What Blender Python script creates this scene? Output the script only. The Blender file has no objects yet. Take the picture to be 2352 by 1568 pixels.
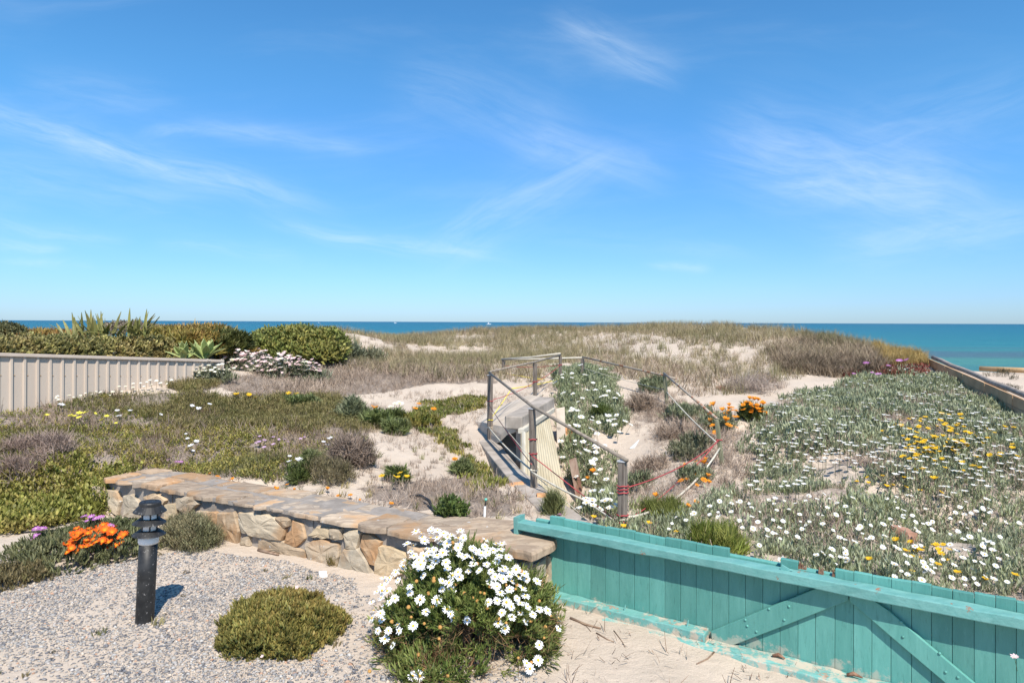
import bpy, bmesh, math, random
import numpy as np
from mathutils import Vector, Matrix

# ------------------------------------------------------------------ camera, sky, sun, exposure
S = bpy.context.scene
COL = S.collection
random.seed(7)
rng = np.random.default_rng(11)
F, CX, HY, ROLL, EYE = 1568.0, 1176.0, 739.5, 0.0038, 1.97      # measured from the photograph (2352 px wide)

cam = bpy.data.cameras.new('camera')
cam.lens, cam.sensor_width = 24.0, 36.0
cam.shift_y = -44.5 / 2352
cam.clip_start, cam.clip_end = 0.05, 90000
co = bpy.data.objects.new('camera', cam)
COL.objects.link(co)
co.location = (0, 0, EYE)
co.rotation_euler = (math.radians(90), -ROLL, 0)
S.camera = co

SUN_EL, SUN_AZ = math.radians(52), math.radians(15)              # azimuth: to the right of straight behind the camera
sv = Vector((math.sin(SUN_AZ) * math.cos(SUN_EL), -math.cos(SUN_AZ) * math.cos(SUN_EL), math.sin(SUN_EL)))

W = bpy.data.worlds.new('World')
S.world = W
W.use_nodes = True
nt = W.node_tree
nt.nodes.clear()


class NB:
    """small helper for wiring node trees"""
    def __init__(s, t): s.t = t
    def n(s, typ, **kw):
        x = s.t.nodes.new(typ)
        for k, v in kw.items(): setattr(x, k, v)
        return x
    def set(s, sock, v):
        if hasattr(v, 'is_linked'): s.t.links.new(v, sock)
        else: sock.default_value = v
    def m(s, op, a, b=None, c=None, clamp=False):
        x = s.n('ShaderNodeMath', operation=op, use_clamp=clamp)
        s.set(x.inputs[0], a)
        if b is not None: s.set(x.inputs[1], b)
        if c is not None: s.set(x.inputs[2], c)
        return x.outputs[0]
    def mix(s, f, a, b, bt='MIX'):
        x = s.n('ShaderNodeMix', data_type='RGBA', blend_type=bt)
        s.set(x.inputs[0], f); s.set(x.inputs[6], a); s.set(x.inputs[7], b)
        return x.outputs[2]
    def noise(s, vec, scale, detail=4, rough=0.55, dist=0.0):
        x = s.n('ShaderNodeTexNoise')
        if vec is not None: s.t.links.new(vec, x.inputs['Vector'])
        x.inputs['Scale'].default_value = scale; x.inputs['Detail'].default_value = detail
        x.inputs['Roughness'].default_value = rough; x.inputs['Distortion'].default_value = dist
        return x.outputs['Fac']
    def ramp(s, f, lo, hi, a=0.0, b=1.0):
        x = s.n('ShaderNodeMapRange', interpolation_type='SMOOTHSTEP')
        s.set(x.inputs[0], f)
        for i, v in enumerate((lo, hi, a, b)): x.inputs[i + 1].default_value = v
        return x.outputs[0]
    def xyz(s, x, y, z):
        c = s.n('ShaderNodeCombineXYZ')
        s.set(c.inputs[0], x); s.set(c.inputs[1], y); s.set(c.inputs[2], z)
        return c.outputs[0]


b = NB(nt)
sky = b.n('ShaderNodeTexSky', sky_type='NISHITA')
sky.sun_disc = False
sky.sun_elevation = SUN_EL
sky.sun_rotation = math.pi - SUN_AZ
sky.altitude = 0; sky.air_density = 1.0; sky.dust_density = 0.25; sky.ozone_density = 3.0
tc = b.n('ShaderNodeTexCoord')
sep = b.n('ShaderNodeSeparateXYZ'); nt.links.new(tc.outputs['Generated'], sep.inputs[0])
yy = b.m('MAXIMUM', b.m('ABSOLUTE', sep.outputs[1]), 0.25)
u0 = b.m('DIVIDE', sep.outputs[0], yy)
v0 = b.m('DIVIDE', sep.outputs[2], yy)
uv = b.xyz(u0, v0, 0.0)
wob = b.m('MULTIPLY', b.m('SUBTRACT', b.noise(uv, 3.0, 3), 0.5), 0.065)
u1, v1 = u0, b.m('ADD', v0, wob)


def U(x): return (x - CX) / F
def V(y): return (HY - y) / F


# cirrus streaks: start, end, half width, strength
STREAKS = [((-150, 250), (760, 470), 26, .75), ((-100, 380), (520, 475), 40, .28), ((330, 300), (670, 285), 13, .42), ((420, 275), (900, 345), 16, .34),
           ((1000, 585), (1420, 345), 42, .40), ((1180, 300), (1560, 420), 40, .34), ((600, 500), (1200, 606), 15, .58),
           ((1280, 40), (1570, 190), 30, .42), ((1620, 300), (2330, 500), 75, .48), ((1900, 560), (2480, 500), 36, .36), ((1750, 430), (2200, 420), 45, .36),
           ((-60, 505), (300, 555), 15, .36), ((-60, 550), (160, 570), 11, .50), ((380, 560), (690, 578), 12, .40), ((20, 592), (220, 612), 9, .42),
           ((1520, 618), (1640, 622), 8, .45), ((1250, 545), (1760, 590), 20, .18), ((900, 170), (1350, 330), 60, .22), ((1950, 330), (2420, 180), 60, .2),
           ((60, 190), (420, 250), 34, .2)]
acc = None
for (p, q, w, st) in STREAKS:
    a0, c0, a1, c1 = U(p[0]), V(p[1]), U(q[0]), V(q[1])
    L = math.hypot(a1 - a0, c1 - c0); dx, dy = (a1 - a0) / L, (c1 - c0) / L
    du, dv = b.m('SUBTRACT', u1, a0), b.m('SUBTRACT', v1, c0)
    t = b.m('ADD', b.m('MULTIPLY', du, dx), b.m('MULTIPLY', dv, dy))
    s_ = b.m('SUBTRACT', b.m('MULTIPLY', dv, dx), b.m('MULTIPLY', du, dy))
    e = b.m('POWER', b.m('DIVIDE', s_, 1.35 * w / F), 2.0)
    g = b.m('DIVIDE', 1.0, b.m('ADD', 1.0, b.m('MULTIPLY', e, b.m('ADD', 1.0, e))))
    k = b.m('MULTIPLY', b.ramp(t, -0.04, L * .22), b.ramp(t, L * .70, L * 1.08, 1.0, 0.0))
    fib = b.noise(b.xyz(b.m('MULTIPLY', t, 6.0), b.m('MULTIPLY', s_, 38.0), p[0] * .013), 1.0, 7, .66, .5)
    fib = b.ramp(fib, .22, .80)
    r = b.m('MULTIPLY', b.m('MULTIPLY', g, k), b.m('MULTIPLY', fib, st))
    acc = r if acc is None else b.m('ADD', acc, r)
veil = b.noise(b.xyz(b.m('ADD', b.m('MULTIPLY', u0, 1.1), b.m('MULTIPLY', v0, -1.2)), b.m('MULTIPLY', v1, 5.0), 1.7), 1.6, 7, .6, .5)
veil = b.m('MULTIPLY', b.ramp(veil, .48, .86), .22)
cl = b.m('MULTIPLY', b.m('ADD', acc, veil), b.ramp(v0, 0.01, .09), clamp=True)
cl = b.m('MULTIPLY', b.m('MINIMUM', cl, .85), .58)
hs = b.n('ShaderNodeHueSaturation')
hs.inputs['Saturation'].default_value = 1.16
nt.links.new(sky.outputs[0], hs.inputs['Color'])
tint = b.mix(1.0, hs.outputs[0], b.mix(b.ramp(v0, 0.0, .42), (0.58, 0.85, 1.40, 1), (0.86, 1.36, 1.50, 1)), 'MULTIPLY')
cloudy = b.mix(cl, tint, (7.8, 8.9, 9.8, 1))
bg = b.n('ShaderNodeBackground')
nt.links.new(cloudy, bg.inputs[0])
bg.inputs[1].default_value = 0.092
wo = b.n('ShaderNodeOutputWorld')
nt.links.new(bg.outputs[0], wo.inputs[0])

sl = bpy.data.lights.new('sun', 'SUN')
sl.energy, sl.angle, sl.color = 5.0, math.radians(0.53), (1.0, 0.93, 0.835)
so = bpy.data.objects.new('sun', sl)
COL.objects.link(so)
so.rotation_euler = sv.to_track_quat('Z', 'Y').to_euler()
so.location = (6, -20, 25)

vs = S.view_settings
vs.view_transform, vs.look, vs.exposure, vs.gamma = 'Standard', 'None', 0.42, 1.0
vs.use_curve_mapping = False
S.cycles.max_bounces = 6
S.cycles.diffuse_bounces = 3
S.cycles.transparent_max_bounces = 6


# ------------------------------------------------------------------ measuring helpers
def at(x, y, Y):
    """a photograph pixel (2352 px frame) at the distance Y -> world point"""
    dx, dy = x - CX, y - HY
    dx, dy = dx + dy * ROLL, dy - dx * ROLL
    return Vector((dx * Y / F, Y, EYE - dy * Y / F))


def proj(P):
    P = np.asarray(P, float)
    Y = np.maximum(P[..., 1], .05)
    dx, dy = P[..., 0] / Y * F, (EYE - P[..., 2]) / Y * F
    return CX + dx - dy * ROLL, HY + dy + dx * ROLL


def inpoly(x, y, poly):
    x, y = np.asarray(x, float), np.asarray(y, float)
    r = np.zeros(x.shape, bool)
    n = len(poly)
    for i in range(n):
        x1, y1 = poly[i]; x2, y2 = poly[(i + 1) % n]
        c = ((y1 > y) != (y2 > y)) & (x < (x2 - x1) * (y - y1) / ((y2 - y1) or 1e-9) + x1)
        r ^= c
    return r


_pg = np.random.default_rng(3).random((64, 64))


def vnoise(x, y):
    """smooth value noise 0..1"""
    xi, yi = np.floor(x).astype(int), np.floor(y).astype(int)
    fx, fy = x - xi, y - yi
    fx, fy = fx * fx * (3 - 2 * fx), fy * fy * (3 - 2 * fy)
    g = lambda i, j: _pg[i % 64, j % 64]
    return (g(xi, yi) * (1 - fx) + g(xi + 1, yi) * fx) * (1 - fy) + (g(xi, yi + 1) * (1 - fx) + g(xi + 1, yi + 1) * fx) * fy


def fbm(x, y, o=4):
    r, a, s = 0, .5, 0
    for _ in range(o):
        r = r + a * vnoise(x, y); s += a; a *= .5; x, y = x * 2.03 + 7.1, y * 2.03 + 3.7
    return r / s


def sstep(a, c, x):
    t = np.clip((x - a) / (c - a), 0, 1)
    return t * t * (3 - 2 * t)


# ------------------------------------------------------------------ object helpers
ORG = {}


def tag(o, label=None, cat=None, group=None, kind=None):
    if label: o['label'] = label
    if cat: o['category'] = cat
    if group: o['group'] = group
    if kind: o['kind'] = kind
    return o


def thing(name, loc, label, cat, group=None):
    o = bpy.data.objects.new(name, None)
    o.empty_display_size = .1
    COL.objects.link(o)
    o.location = loc
    ORG[o] = Vector(loc)
    return tag(o, label, cat, group)


def link(name, me, parent=None):
    o = bpy.data.objects.new(name, me)
    COL.objects.link(o)
    if parent is not None:
        o.parent = parent
        ORG[o] = ORG[parent]
    else:
        ORG[o] = Vector((0, 0, 0))
    return o


def mesh(name, V_, Fc, mat, parent=None, smooth=False, color=None):
    """mesh object from world-space vertices; a child keeps them relative to its thing"""
    o_ = ORG[parent] if parent is not None else Vector((0, 0, 0))
    me = bpy.data.meshes.new(name)
    me.from_pydata([tuple(Vector(v) - o_) for v in V_], [], Fc)
    me.materials.append(mat)
    if smooth: me.polygons.foreach_set('use_smooth', [True] * len(me.polygons))
    me.update()
    o = link(name, me, parent)
    if color is not None: o.color = (*color, 1)
    return o


def bigmesh(name, V_, T, mat, cols=None, parent=None, smooth=False):
    """triangle mesh from numpy arrays with a colour per vertex"""
    V_ = np.asarray(V_, np.float32)
    if parent is not None: V_ = V_ - np.array(ORG[parent], np.float32)
    T = np.asarray(T, np.int32)
    me = bpy.data.meshes.new(name)
    me.vertices.add(len(V_)); me.vertices.foreach_set('co', V_.ravel())
    me.loops.add(T.size); me.loops.foreach_set('vertex_index', T.ravel())
    me.polygons.add(len(T)); me.polygons.foreach_set('loop_start', np.arange(0, T.size, 3, dtype=np.int32))
    if smooth: me.polygons.foreach_set('use_smooth', np.ones(len(T), bool))
    if cols is not None:
        a = me.attributes.new('Col', 'FLOAT_COLOR', 'POINT')
        c4 = np.ones((len(V_), 4), np.float32); c4[:, :3] = cols
        a.data.foreach_set('color', c4.ravel())
    me.materials.append(mat)
    me.update(calc_edges=True)
    return link(name, me, parent)


class MB:
    """collects simple solids into one mesh"""
    def __init__(s): s.v, s.f = [], []
    def add(s, vs_, fs):
        k = len(s.v); s.v += [Vector(v) for v in vs_]; s.f += [tuple(i + k for i in f) for f in fs]
        return s
    def box(s, c, ax, ay, az):
        """centre and three half-axis vectors"""
        c, ax, ay, az = map(Vector, (c, ax, ay, az))
        return s.add([c + ax * i + ay * j + az * k for i in (-1, 1) for j in (-1, 1) for k in (-1, 1)],
                     [(0, 1, 3, 2), (4, 6, 7, 5), (0, 4, 5, 1), (2, 3, 7, 6), (0, 2, 6, 4), (1, 5, 7, 3)])
    def tube(s, pts, r, n=6, cap=True):
        pts = [Vector(p) for p in pts]
        k = len(s.v); m = len(pts)
        for i, p in enumerate(pts):
            d = (pts[min(i + 1, m - 1)] - pts[max(i - 1, 0)]).normalized()
            a = d.cross(Vector((0, 0, 1)))
            if a.length < .1: a = d.cross(Vector((1, 0, 0)))
            a.normalize(); c = a.cross(d)
            rr = r[i] if isinstance(r, (list, tuple)) else r
            for j in range(n):
                t = 2 * math.pi * j / n
                s.v.append(p + (a * math.cos(t) + c * math.sin(t)) * rr)
        for i in range(m - 1):
            for j in range(n):
                s.f.append((k + i * n + j, k + i * n + (j + 1) % n, k + (i + 1) * n + (j + 1) % n, k + (i + 1) * n + j))
        if cap:
            s.f.append(tuple(k + j for j in range(n - 1, -1, -1))); s.f.append(tuple(k + (m - 1) * n + j for j in range(n)))
        return s
    def lathe(s, base, prof, n=24, axis=None):
        k = len(s.v); base = Vector(base); ax = Vector(axis or (0, 0, 1)).normalized()
        a = ax.orthogonal().normalized(); c = ax.cross(a)
        for (r, z) in prof:
            for j in range(n):
                t = 2 * math.pi * j / n
                s.v.append(base + ax * z + (a * math.cos(t) + c * math.sin(t)) * r)
        for i in range(len(prof) - 1):
            for j in range(n):
                s.f.append((k + i * n + j, k + i * n + (j + 1) % n, k + (i + 1) * n + (j + 1) % n, k + (i + 1) * n + j))
        s.f.append(tuple(k + j for j in range(n - 1, -1, -1))); s.f.append(tuple(k + (len(prof) - 1) * n + j for j in range(n)))
        return s
    def build(s, name, mat, parent=None, smooth=False, color=None, bevel=0):
        o = mesh(name, s.v, s.f, mat, parent, smooth, color)
        if bevel:
            m = o.modifiers.new('bevel', 'BEVEL'); m.width = bevel; m.segments = 2; m.limit_method = 'ANGLE'
        return o


# ------------------------------------------------------------------ materials
def newmat(name):
    m = bpy.data.materials.new(name)
    m.use_nodes = True
    t = m.node_tree; t.nodes.clear()
    bb = NB(t)
    p = bb.n('ShaderNodeBsdfPrincipled'); o = bb.n('ShaderNodeOutputMaterial')
    t.links.new(p.outputs[0], o.inputs[0])
    return m, bb, p, o


def bump(bb, p, h, strength, dist):
    x = bb.n('ShaderNodeBump'); x.inputs['Strength'].default_value = strength; x.inputs['Distance'].default_value = dist
    bb.t.links.new(h, x.inputs['Height']); bb.t.links.new(x.outputs[0], p.inputs['Normal'])


def pmat(name, c1, c2, scale=8.0, rough=.75, bmp=.3, dist=.01, stretch=(1, 1, 1), spec=.3, metal=0.0, objcol=False, fleck=None, lo=.35, hi=.65):
    """noise-mixed surface; fleck = (colour, scale, threshold) for wear"""
    m, bb, p, o = newmat(name)
    tcn = bb.n('ShaderNodeTexCoord'); mp = bb.n('ShaderNodeMapping'); mp.inputs['Scale'].default_value = stretch
    bb.t.links.new(tcn.outputs['Object'], mp.inputs[0])
    f = bb.noise(mp.outputs[0], scale, 6, .6, .3)
    c = bb.mix(bb.ramp(f, lo, hi), (*c1, 1), (*c2, 1))
    if objcol:
        oi = bb.n('ShaderNodeObjectInfo'); c = bb.mix(1.0, c, oi.outputs['Color'], 'MULTIPLY')
    if fleck:
        fn = bb.noise(tcn.outputs['Object'], fleck[1], 5, .65)
        c = bb.mix(bb.ramp(fn, fleck[2], fleck[2] + .04), c, (*fleck[0], 1))
    bb.t.links.new(c, p.inputs['Base Color'])
    p.inputs['Roughness'].default_value = rough; p.inputs['Metallic'].default_value = metal
    p.inputs['Specular IOR Level'].default_value = spec
    if bmp: bump(bb, p, bb.noise(mp.outputs[0], scale * 2.5, 6, .65), bmp, dist)
    return m


def leafmat(name, trans=.28, rough=.55, spec=.3, var=.35, scale=9):
    m, bb, p, o = newmat(name)
    a = bb.n('ShaderNodeAttribute', attribute_name='Col')
    tcn = bb.n('ShaderNodeTexCoord')
    f = bb.noise(tcn.outputs['Object'], scale, 3)
    k = bb.ramp(f, .25, .75, 1 - var, 1 + var)
    cc = bb.n('ShaderNodeVectorMath', operation='SCALE')
    bb.t.links.new(a.outputs['Color'], cc.inputs[0]); bb.t.links.new(k, cc.inputs['Scale'])
    bb.t.links.new(cc.outputs[0], p.inputs['Base Color'])
    p.inputs['Roughness'].default_value = rough; p.inputs['Specular IOR Level'].default_value = spec
    tr = bb.n('ShaderNodeBsdfTranslucent'); bb.t.links.new(cc.outputs[0], tr.inputs[0])
    mx = bb.n('ShaderNodeMixShader'); mx.inputs[0].default_value = trans
    bb.t.links.new(p.outputs[0], mx.inputs[1]); bb.t.links.new(tr.outputs[0], mx.inputs[2]); bb.t.links.new(mx.outputs[0], o.inputs[0])
    return m


M = {}
M['leaf'] = leafmat('leaf')
M['dry'] = leafmat('dry_stem', .12, .8, .1)
M['petal'] = leafmat('petal', .25, .6, .15, .08)
M['post'] = pmat('weathered_post', (.13, .105, .085), (.25, .21, .17), 7, .85, .5, .01, (9, 9, .7), fleck=((.07, .055, .045), 22, .66))
M['post_green'] = pmat('treated_post', (.16, .16, .09), (.27, .26, .17), 7, .85, .5, .01, (9, 9, .7))
M['pipe'] = pmat('galvanised_pipe', (.20, .165, .13), (.29, .25, .205), 14, .85, .1, .002, spec=.15)
M['pipe_rust'] = pmat('rusty_pipe', (.38, .32, .25), (.28, .12, .06), 6, .85, .2, .003, lo=.5, hi=.6)
M['cap'] = pmat('post_cap', (.5, .5, .5), (.62, .62, .62), 10, .45, .05, .002, metal=.3)
M['rope_red'] = pmat('red_rope', (.34, .035, .045), (.46, .085, .085), 60, .8, .5, .003)
M['rope_yellow'] = pmat('yellow_rope', (.70, .56, .05), (.80, .66, .12), 60, .8, .5, .003)
M['rope_white'] = pmat('faded_rope', (.45, .41, .32), (.62, .58, .48), 60, .85, .5, .003)
M['concrete'] = pmat('weathered_concrete', (.27, .235, .195), (.42, .365, .31), 3.5, .9, .5, .01, fleck=((.16, .14, .12), 13, .68))
M['concrete_pale'] = pmat('pale_concrete', (.46, .39, .31), (.58, .49, .39), 3, .9, .4, .01, fleck=((.26, .22, .18), 8, .66))
M['sheet'] = pmat('corrugated_sheet', (.36, .31, .21), (.45, .40, .29), 4, .7, .1, .004, (1, 1, .4), fleck=((.24, .19, .13), 7, .72))
M['frame_pale'] = pmat('pale_frame', (.46, .42, .34), (.56, .52, .43), 6, .7, .2, .004)
M['rust_board'] = pmat('rusty_board', (.17, .085, .055), (.34, .25, .185), 5, .85, .3, .006)
M['sandstone'] = pmat('sandstone', (.55, .27, .12), (.62, .38, .20), 6, .9, .6, .02)
M['redrock'] = pmat('red_rock', (.34, .185, .125), (.43, .26, .185), 6, .9, .6, .02)
M['log'] = pmat('round_log', (.24, .20, .165), (.36, .31, .265), 4, .85, .4, .01, (2, 2, 2))
M['log_pale'] = pmat('pale_log', (.42, .27, .13), (.52, .37, .21), 5, .85, .3, .01)
M['board_brown'] = pmat('brown_board', (.42, .25, .135), (.54, .35, .20), 3, .85, .3, .01)
M['cream_steel'] = pmat('cream_steel', (.50, .415, .335), (.54, .455, .37), 3, .5, .03, .002, (1, 1, .15))
M['rail_steel'] = pmat('cream_rail', (.50, .41, .33), (.55, .46, .375), 5, .5, .03, .002)
M['black'] = pmat('black_paint', (.012, .012, .012), (.03, .03, .03), 9, .5, .2, .003, spec=.35, fleck=((.22, .21, .20), 55, .63))
M['lens'] = pmat('milky_lens', (.74, .72, .68), (.8, .78, .74), 9, .35, .05, .002)
M['rubber'] = pmat('black_rubber', (.02, .02, .02), (.035, .035, .035), 30, .6, .1, .002)
M['pvc'] = pmat('white_pvc', (.75, .75, .73), (.8, .8, .78), 9, .4, .05, .002)
M['green_plastic'] = pmat('green_plastic', (.12, .40, .32), (.15, .46, .38), 9, .45, .05, .002)
M['plastic_sheet'] = pmat('pale_plastic', (.60, .66, .70), (.70, .76, .80), 9, .4, .1, .004)
M['twig'] = pmat('dry_twig', (.20, .13, .09), (.33, .24, .17), 20, .9, .4, .004)
M['boat_white'] = pmat('boat_white', (.78, .78, .78), (.82, .82, .82), 2, .4, 0)
M['boat_dark'] = pmat('boat_window', (.04, .05, .07), (.06, .07, .09), 2, .2, 0)
M['mortar'] = pmat('mortar', (.23, .20, .17), (.33, .29, .25), 5, .95, .7, .015, fleck=((.40, .37, .34), 40, .66))
M['rotwood'] = pmat('rotten_wood', (.16, .08, .05), (.30, .17, .11), 14, .95, .8, .01)


def paintmat(name, c1, c2, chip, chip_scale, chip_at, sand=.0, along=(3, 3, .5)):
    """old gloss paint: streaks, chips down to the wood, sand dried on near the ground"""
    m, bb, p, o = newmat(name)
    tcn = bb.n('ShaderNodeTexCoord'); oc = tcn.outputs['Object']; oi = bb.n('ShaderNodeObjectInfo')
    mp = bb.n('ShaderNodeMapping'); mp.inputs['Scale'].default_value = along; bb.t.links.new(oc, mp.inputs[0])
    rv = bb.m('MULTIPLY', oi.outputs['Random'], 23.0)
    ad = bb.n('ShaderNodeVectorMath', operation='ADD'); bb.t.links.new(mp.outputs[0], ad.inputs[0]); bb.t.links.new(bb.xyz(rv, rv, rv), ad.inputs[1])
    c = bb.mix(bb.ramp(bb.noise(ad.outputs[0], 4, 6, .65, .3), .3, .7), (*c1, 1), (*c2, 1))
    st = bb.noise(ad.outputs[0], 22, 6, .7)
    c = bb.mix(bb.ramp(st, .54, .74, 0, .65), c, tuple(q * .62 for q in c1) + (1,))
    c = bb.mix(bb.ramp(st, .44, .25, 0, .35), c, tuple(min(1, q * 1.25 + .05) for q in c2) + (1,))
    k = bb.m('ADD', .80, bb.m('MULTIPLY', oi.outputs['Random'], .32))
    sc = bb.n('ShaderNodeVectorMath', operation='SCALE'); bb.t.links.new(c, sc.inputs[0]); bb.t.links.new(k, sc.inputs['Scale'])
    c = sc.outputs[0]
    ch = bb.m('ADD', bb.noise(oc, chip_scale, 6, .7, .4), 0.0)
    c = bb.mix(bb.ramp(ch, chip_at, chip_at + .012), c, bb.mix(bb.noise(oc, 60, 3), (.22, .12, .075, 1), (*chip, 1)))
    if sand:
        sp = bb.n('ShaderNodeSeparateXYZ'); bb.t.links.new(oc, sp.inputs[0])
        g_ = bb.m('ADD', bb.noise(oc, 11, 6, .7), bb.ramp(sp.outputs[2], .16, -.02, -.25, .12))
        c = bb.mix(bb.ramp(g_, .56, .68, 0, sand), c, (.50, .42, .33, 1))
    bb.t.links.new(c, p.inputs['Base Color']); p.inputs['Roughness'].default_value = .62; p.inputs['Specular IOR Level'].default_value = .28
    h = bb.m('ADD', bb.noise(ad.outputs[0], 12, 7, .7), bb.m('MULTIPLY', bb.ramp(ch, chip_at, chip_at + .012), -.5))
    bump(bb, p, h, .5, .006)
    return m


M['tealboard'] = paintmat('teal_board_paint', (.092, .285, .245), (.122, .335, .29), (.30, .19, .13), 19, .735, .55)
M['tealrail'] = paintmat('teal_rail_paint', (.130, .345, .315), (.19, .42, .385), (.38, .22, .15), 11, .645, 0, (2, 5, 5))
M['tealworn'] = paintmat('worn_teal_paint', (.13, .345, .31), (.19, .41, .375), (.50, .40, .31), 6, .60, .9, (2, 5, 5))


def stone_mat(name, pal, streak=(1, 1, 1)):
    m, bb, p, o = newmat(name)
    tcn = bb.n('ShaderNodeTexCoord'); oi = bb.n('ShaderNodeObjectInfo')
    ad = bb.n('ShaderNodeVectorMath', operation='ADD')
    sc = bb.n('ShaderNodeVectorMath', operation='SCALE'); bb.t.links.new(oi.outputs['Location'], sc.inputs[0]); sc.inputs['Scale'].default_value = 0
    rv = bb.m('MULTIPLY', oi.outputs['Random'], 37.0)
    bb.t.links.new(tcn.outputs['Object'], ad.inputs[0]); bb.t.links.new(bb.xyz(rv, rv, rv), ad.inputs[1])
    mp = bb.n('ShaderNodeMapping'); mp.inputs['Scale'].default_value = streak; mp.inputs['Rotation'].default_value = (.3, .5, .4)
    bb.t.links.new(ad.outputs[0], mp.inputs[0])
    n1 = bb.noise(mp.outputs[0], 5, 6, .6, .6); n2 = bb.noise(ad.outputs[0], 2.3, 4, .55, .3); n3 = bb.noise(mp.outputs[0], 16, 6, .7, .4)
    c = bb.mix(bb.ramp(n1, .43, .57), (*pal[0], 1), (*pal[1], 1))
    c = bb.mix(bb.ramp(n2, .52, .66), c, (*pal[2], 1))
    c = bb.mix(bb.ramp(n3, .58, .74), c, (*pal[3], 1))
    c = bb.mix(1.0, c, oi.outputs['Color'], 'MULTIPLY')
    li = bb.noise(ad.outputs[0], 13, 3, .5)
    c = bb.mix(bb.ramp(li, .70, .73), c, (.52, .50, .47, 1))
    bb.t.links.new(c, p.inputs['Base Color']); p.inputs['Roughness'].default_value = .95; p.inputs['Specular IOR Level'].default_value = .06
    h = bb.m('ADD', bb.noise(mp.outputs[0], 9, 8, .7, .6), bb.m('MULTIPLY', bb.noise(ad.outputs[0], 60, 4, .6), .25))
    bump(bb, p, h, .55, .012)
    return m


M['face_stone'] = stone_mat('face_stone', [(.50, .43, .335), (.37, .32, .25), (.39, .27, .17), (.24, .205, .17)], (1, 1, 3))
M['cap_stone'] = stone_mat('cap_stone', [(.43, .355, .275), (.31, .25, .195), (.43, .285, .17), (.54, .475, .39)], (1, 2.5, 1))

# ------------------------------------------------------------------ terrain
# control points: photograph x, y and the distance judged for it
CP = [(1215, 1212, 5.35), (1100, 1195, 5.6), (960, 1180, 5.75), (800, 1150, 6.4), (650, 1125, 6.7), (500, 1100, 7.2), (300, 1080, 7.8), (1150, 1150, 6.2), (1050, 1120, 6.9), (1180, 1110, 6.9), (1080, 1030, 8.9),
      (950, 1050, 8.2), (900, 960, 10.5), (1000, 900, 13), (900, 870, 14.5), (1100, 880, 13.5), (900, 805, 22), (930, 780, 30), (1100, 825, 20), (1150, 778, 28), (1100, 763, 31),
      (1300, 815, 20), (1400, 774, 27), (1500, 752, 31), (1580, 748, 29), (1640, 749, 26), (1740, 755, 23.5), (1400, 850, 15), (1500, 890, 12.5), (1600, 850, 15.5), (1700, 805, 18.5), (1800, 763, 21.5), (1880, 782, 19.5), (1960, 800, 18), (2050, 820, 16.6),
      (1900, 822, 16.2), (2000, 828, 15.8), (2100, 838, 15.6), (2130, 850, 15), (1750, 920, 11.5), (1850, 885, 13), (2000, 865, 14), (2100, 858, 14.3),
      (2300, 960, 9.8), (2352, 945, 10), (2250, 905, 12), (2352, 880, 13), (2000, 955, 9.5), (2000, 1050, 7.6), (1700, 1060, 7.9), (1800, 1150, 6.3), (2100, 1150, 6.2), (2300, 1120, 6.5),
      (2300, 1310, 4.6), (2120, 1280, 4.95), (1900, 1260, 5.2), (1700, 1235, 5.35), (1500, 1205, 5.6), (1350, 1195, 5.7),
      (300, 960, 9.5), (100, 1000, 8.6), (0, 1060, 7.6), (200, 1055, 7.8), (0, 930, 9.2), (500, 860, 12.3), (700, 872, 14), (600, 925, 11), (650, 855, 14.5), (750, 835, 17),
      (600, 1005, 9), (400, 1005, 8.8), (200, 905, 10.2), (350, 885, 11), (150, 1155, 6.95), (100, 1110, 7.3), (-150, 1110, 7.3),
      (1340, 1168, 7.2), (1320, 1153, 7.7), (1400, 1105, 7.8), (1350, 1075, 8.5), (1480, 1060, 8.2), (1420, 1000, 9.7), (1500, 980, 10), (1350, 960, 10.6), (1330, 900, 12.2), (1600, 1060, 7.9),
      (1560, 1000, 9.3), (1540, 930, 11.2), (1440, 1140, 6.7), (1400, 1180, 6.3), (1050, 990, 10), (1100, 930, 12), (1180, 905, 12.5), (1260, 890, 12.3), (1640, 960, 10.2), (1230, 1060, 8.6), (1250, 1000, 9.6)]
P_ = [at(*c) for c in CP]
P_ += [Vector(v) for v in ((-7.6, 12.5, 1.02), (-7, 15.5, 1.15), (-5, 16, 1.15), (-10, 10, .95), (-12, 14, 1.1), (-9, 20, 1.25), (-16, 20, 1.2), (-4, 22, 1.25), (-14, 7, .5), (-22, 12, .8), (-25, 28, 1.2), (0, 38, 1.5), (12, 34, 1.3),
                           (13, 14, .75), (18, 12, .6), (24, 9, .5), (20, 20, .4), (4.5, 3.6, .35), (7, 3.2, .35), (12, 4, .35), (6, 7, .5), (16, 7, .45), (22, 30, .5), (-25, 6, .3))]
_cx = np.array([[p.x, p.y] for p in P_]); _cz = np.array([p.z for p in P_])


def _k(r2): return np.where(r2 > 1e-12, .5 * r2 * np.log(np.maximum(r2, 1e-12)), 0)


_n = len(_cx)
_A = np.zeros((_n + 3, _n + 3))
_A[:_n, :_n] = _k(((_cx[:, None] - _cx[None]) ** 2).sum(-1)) + np.eye(_n) * .05
_A[:_n, _n] = 1; _A[:_n, _n + 1:] = _cx; _A[_n:, :_n] = _A[:_n, _n:].T
_w = np.linalg.solve(_A, np.concatenate([_cz, [0, 0, 0]]))

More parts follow.
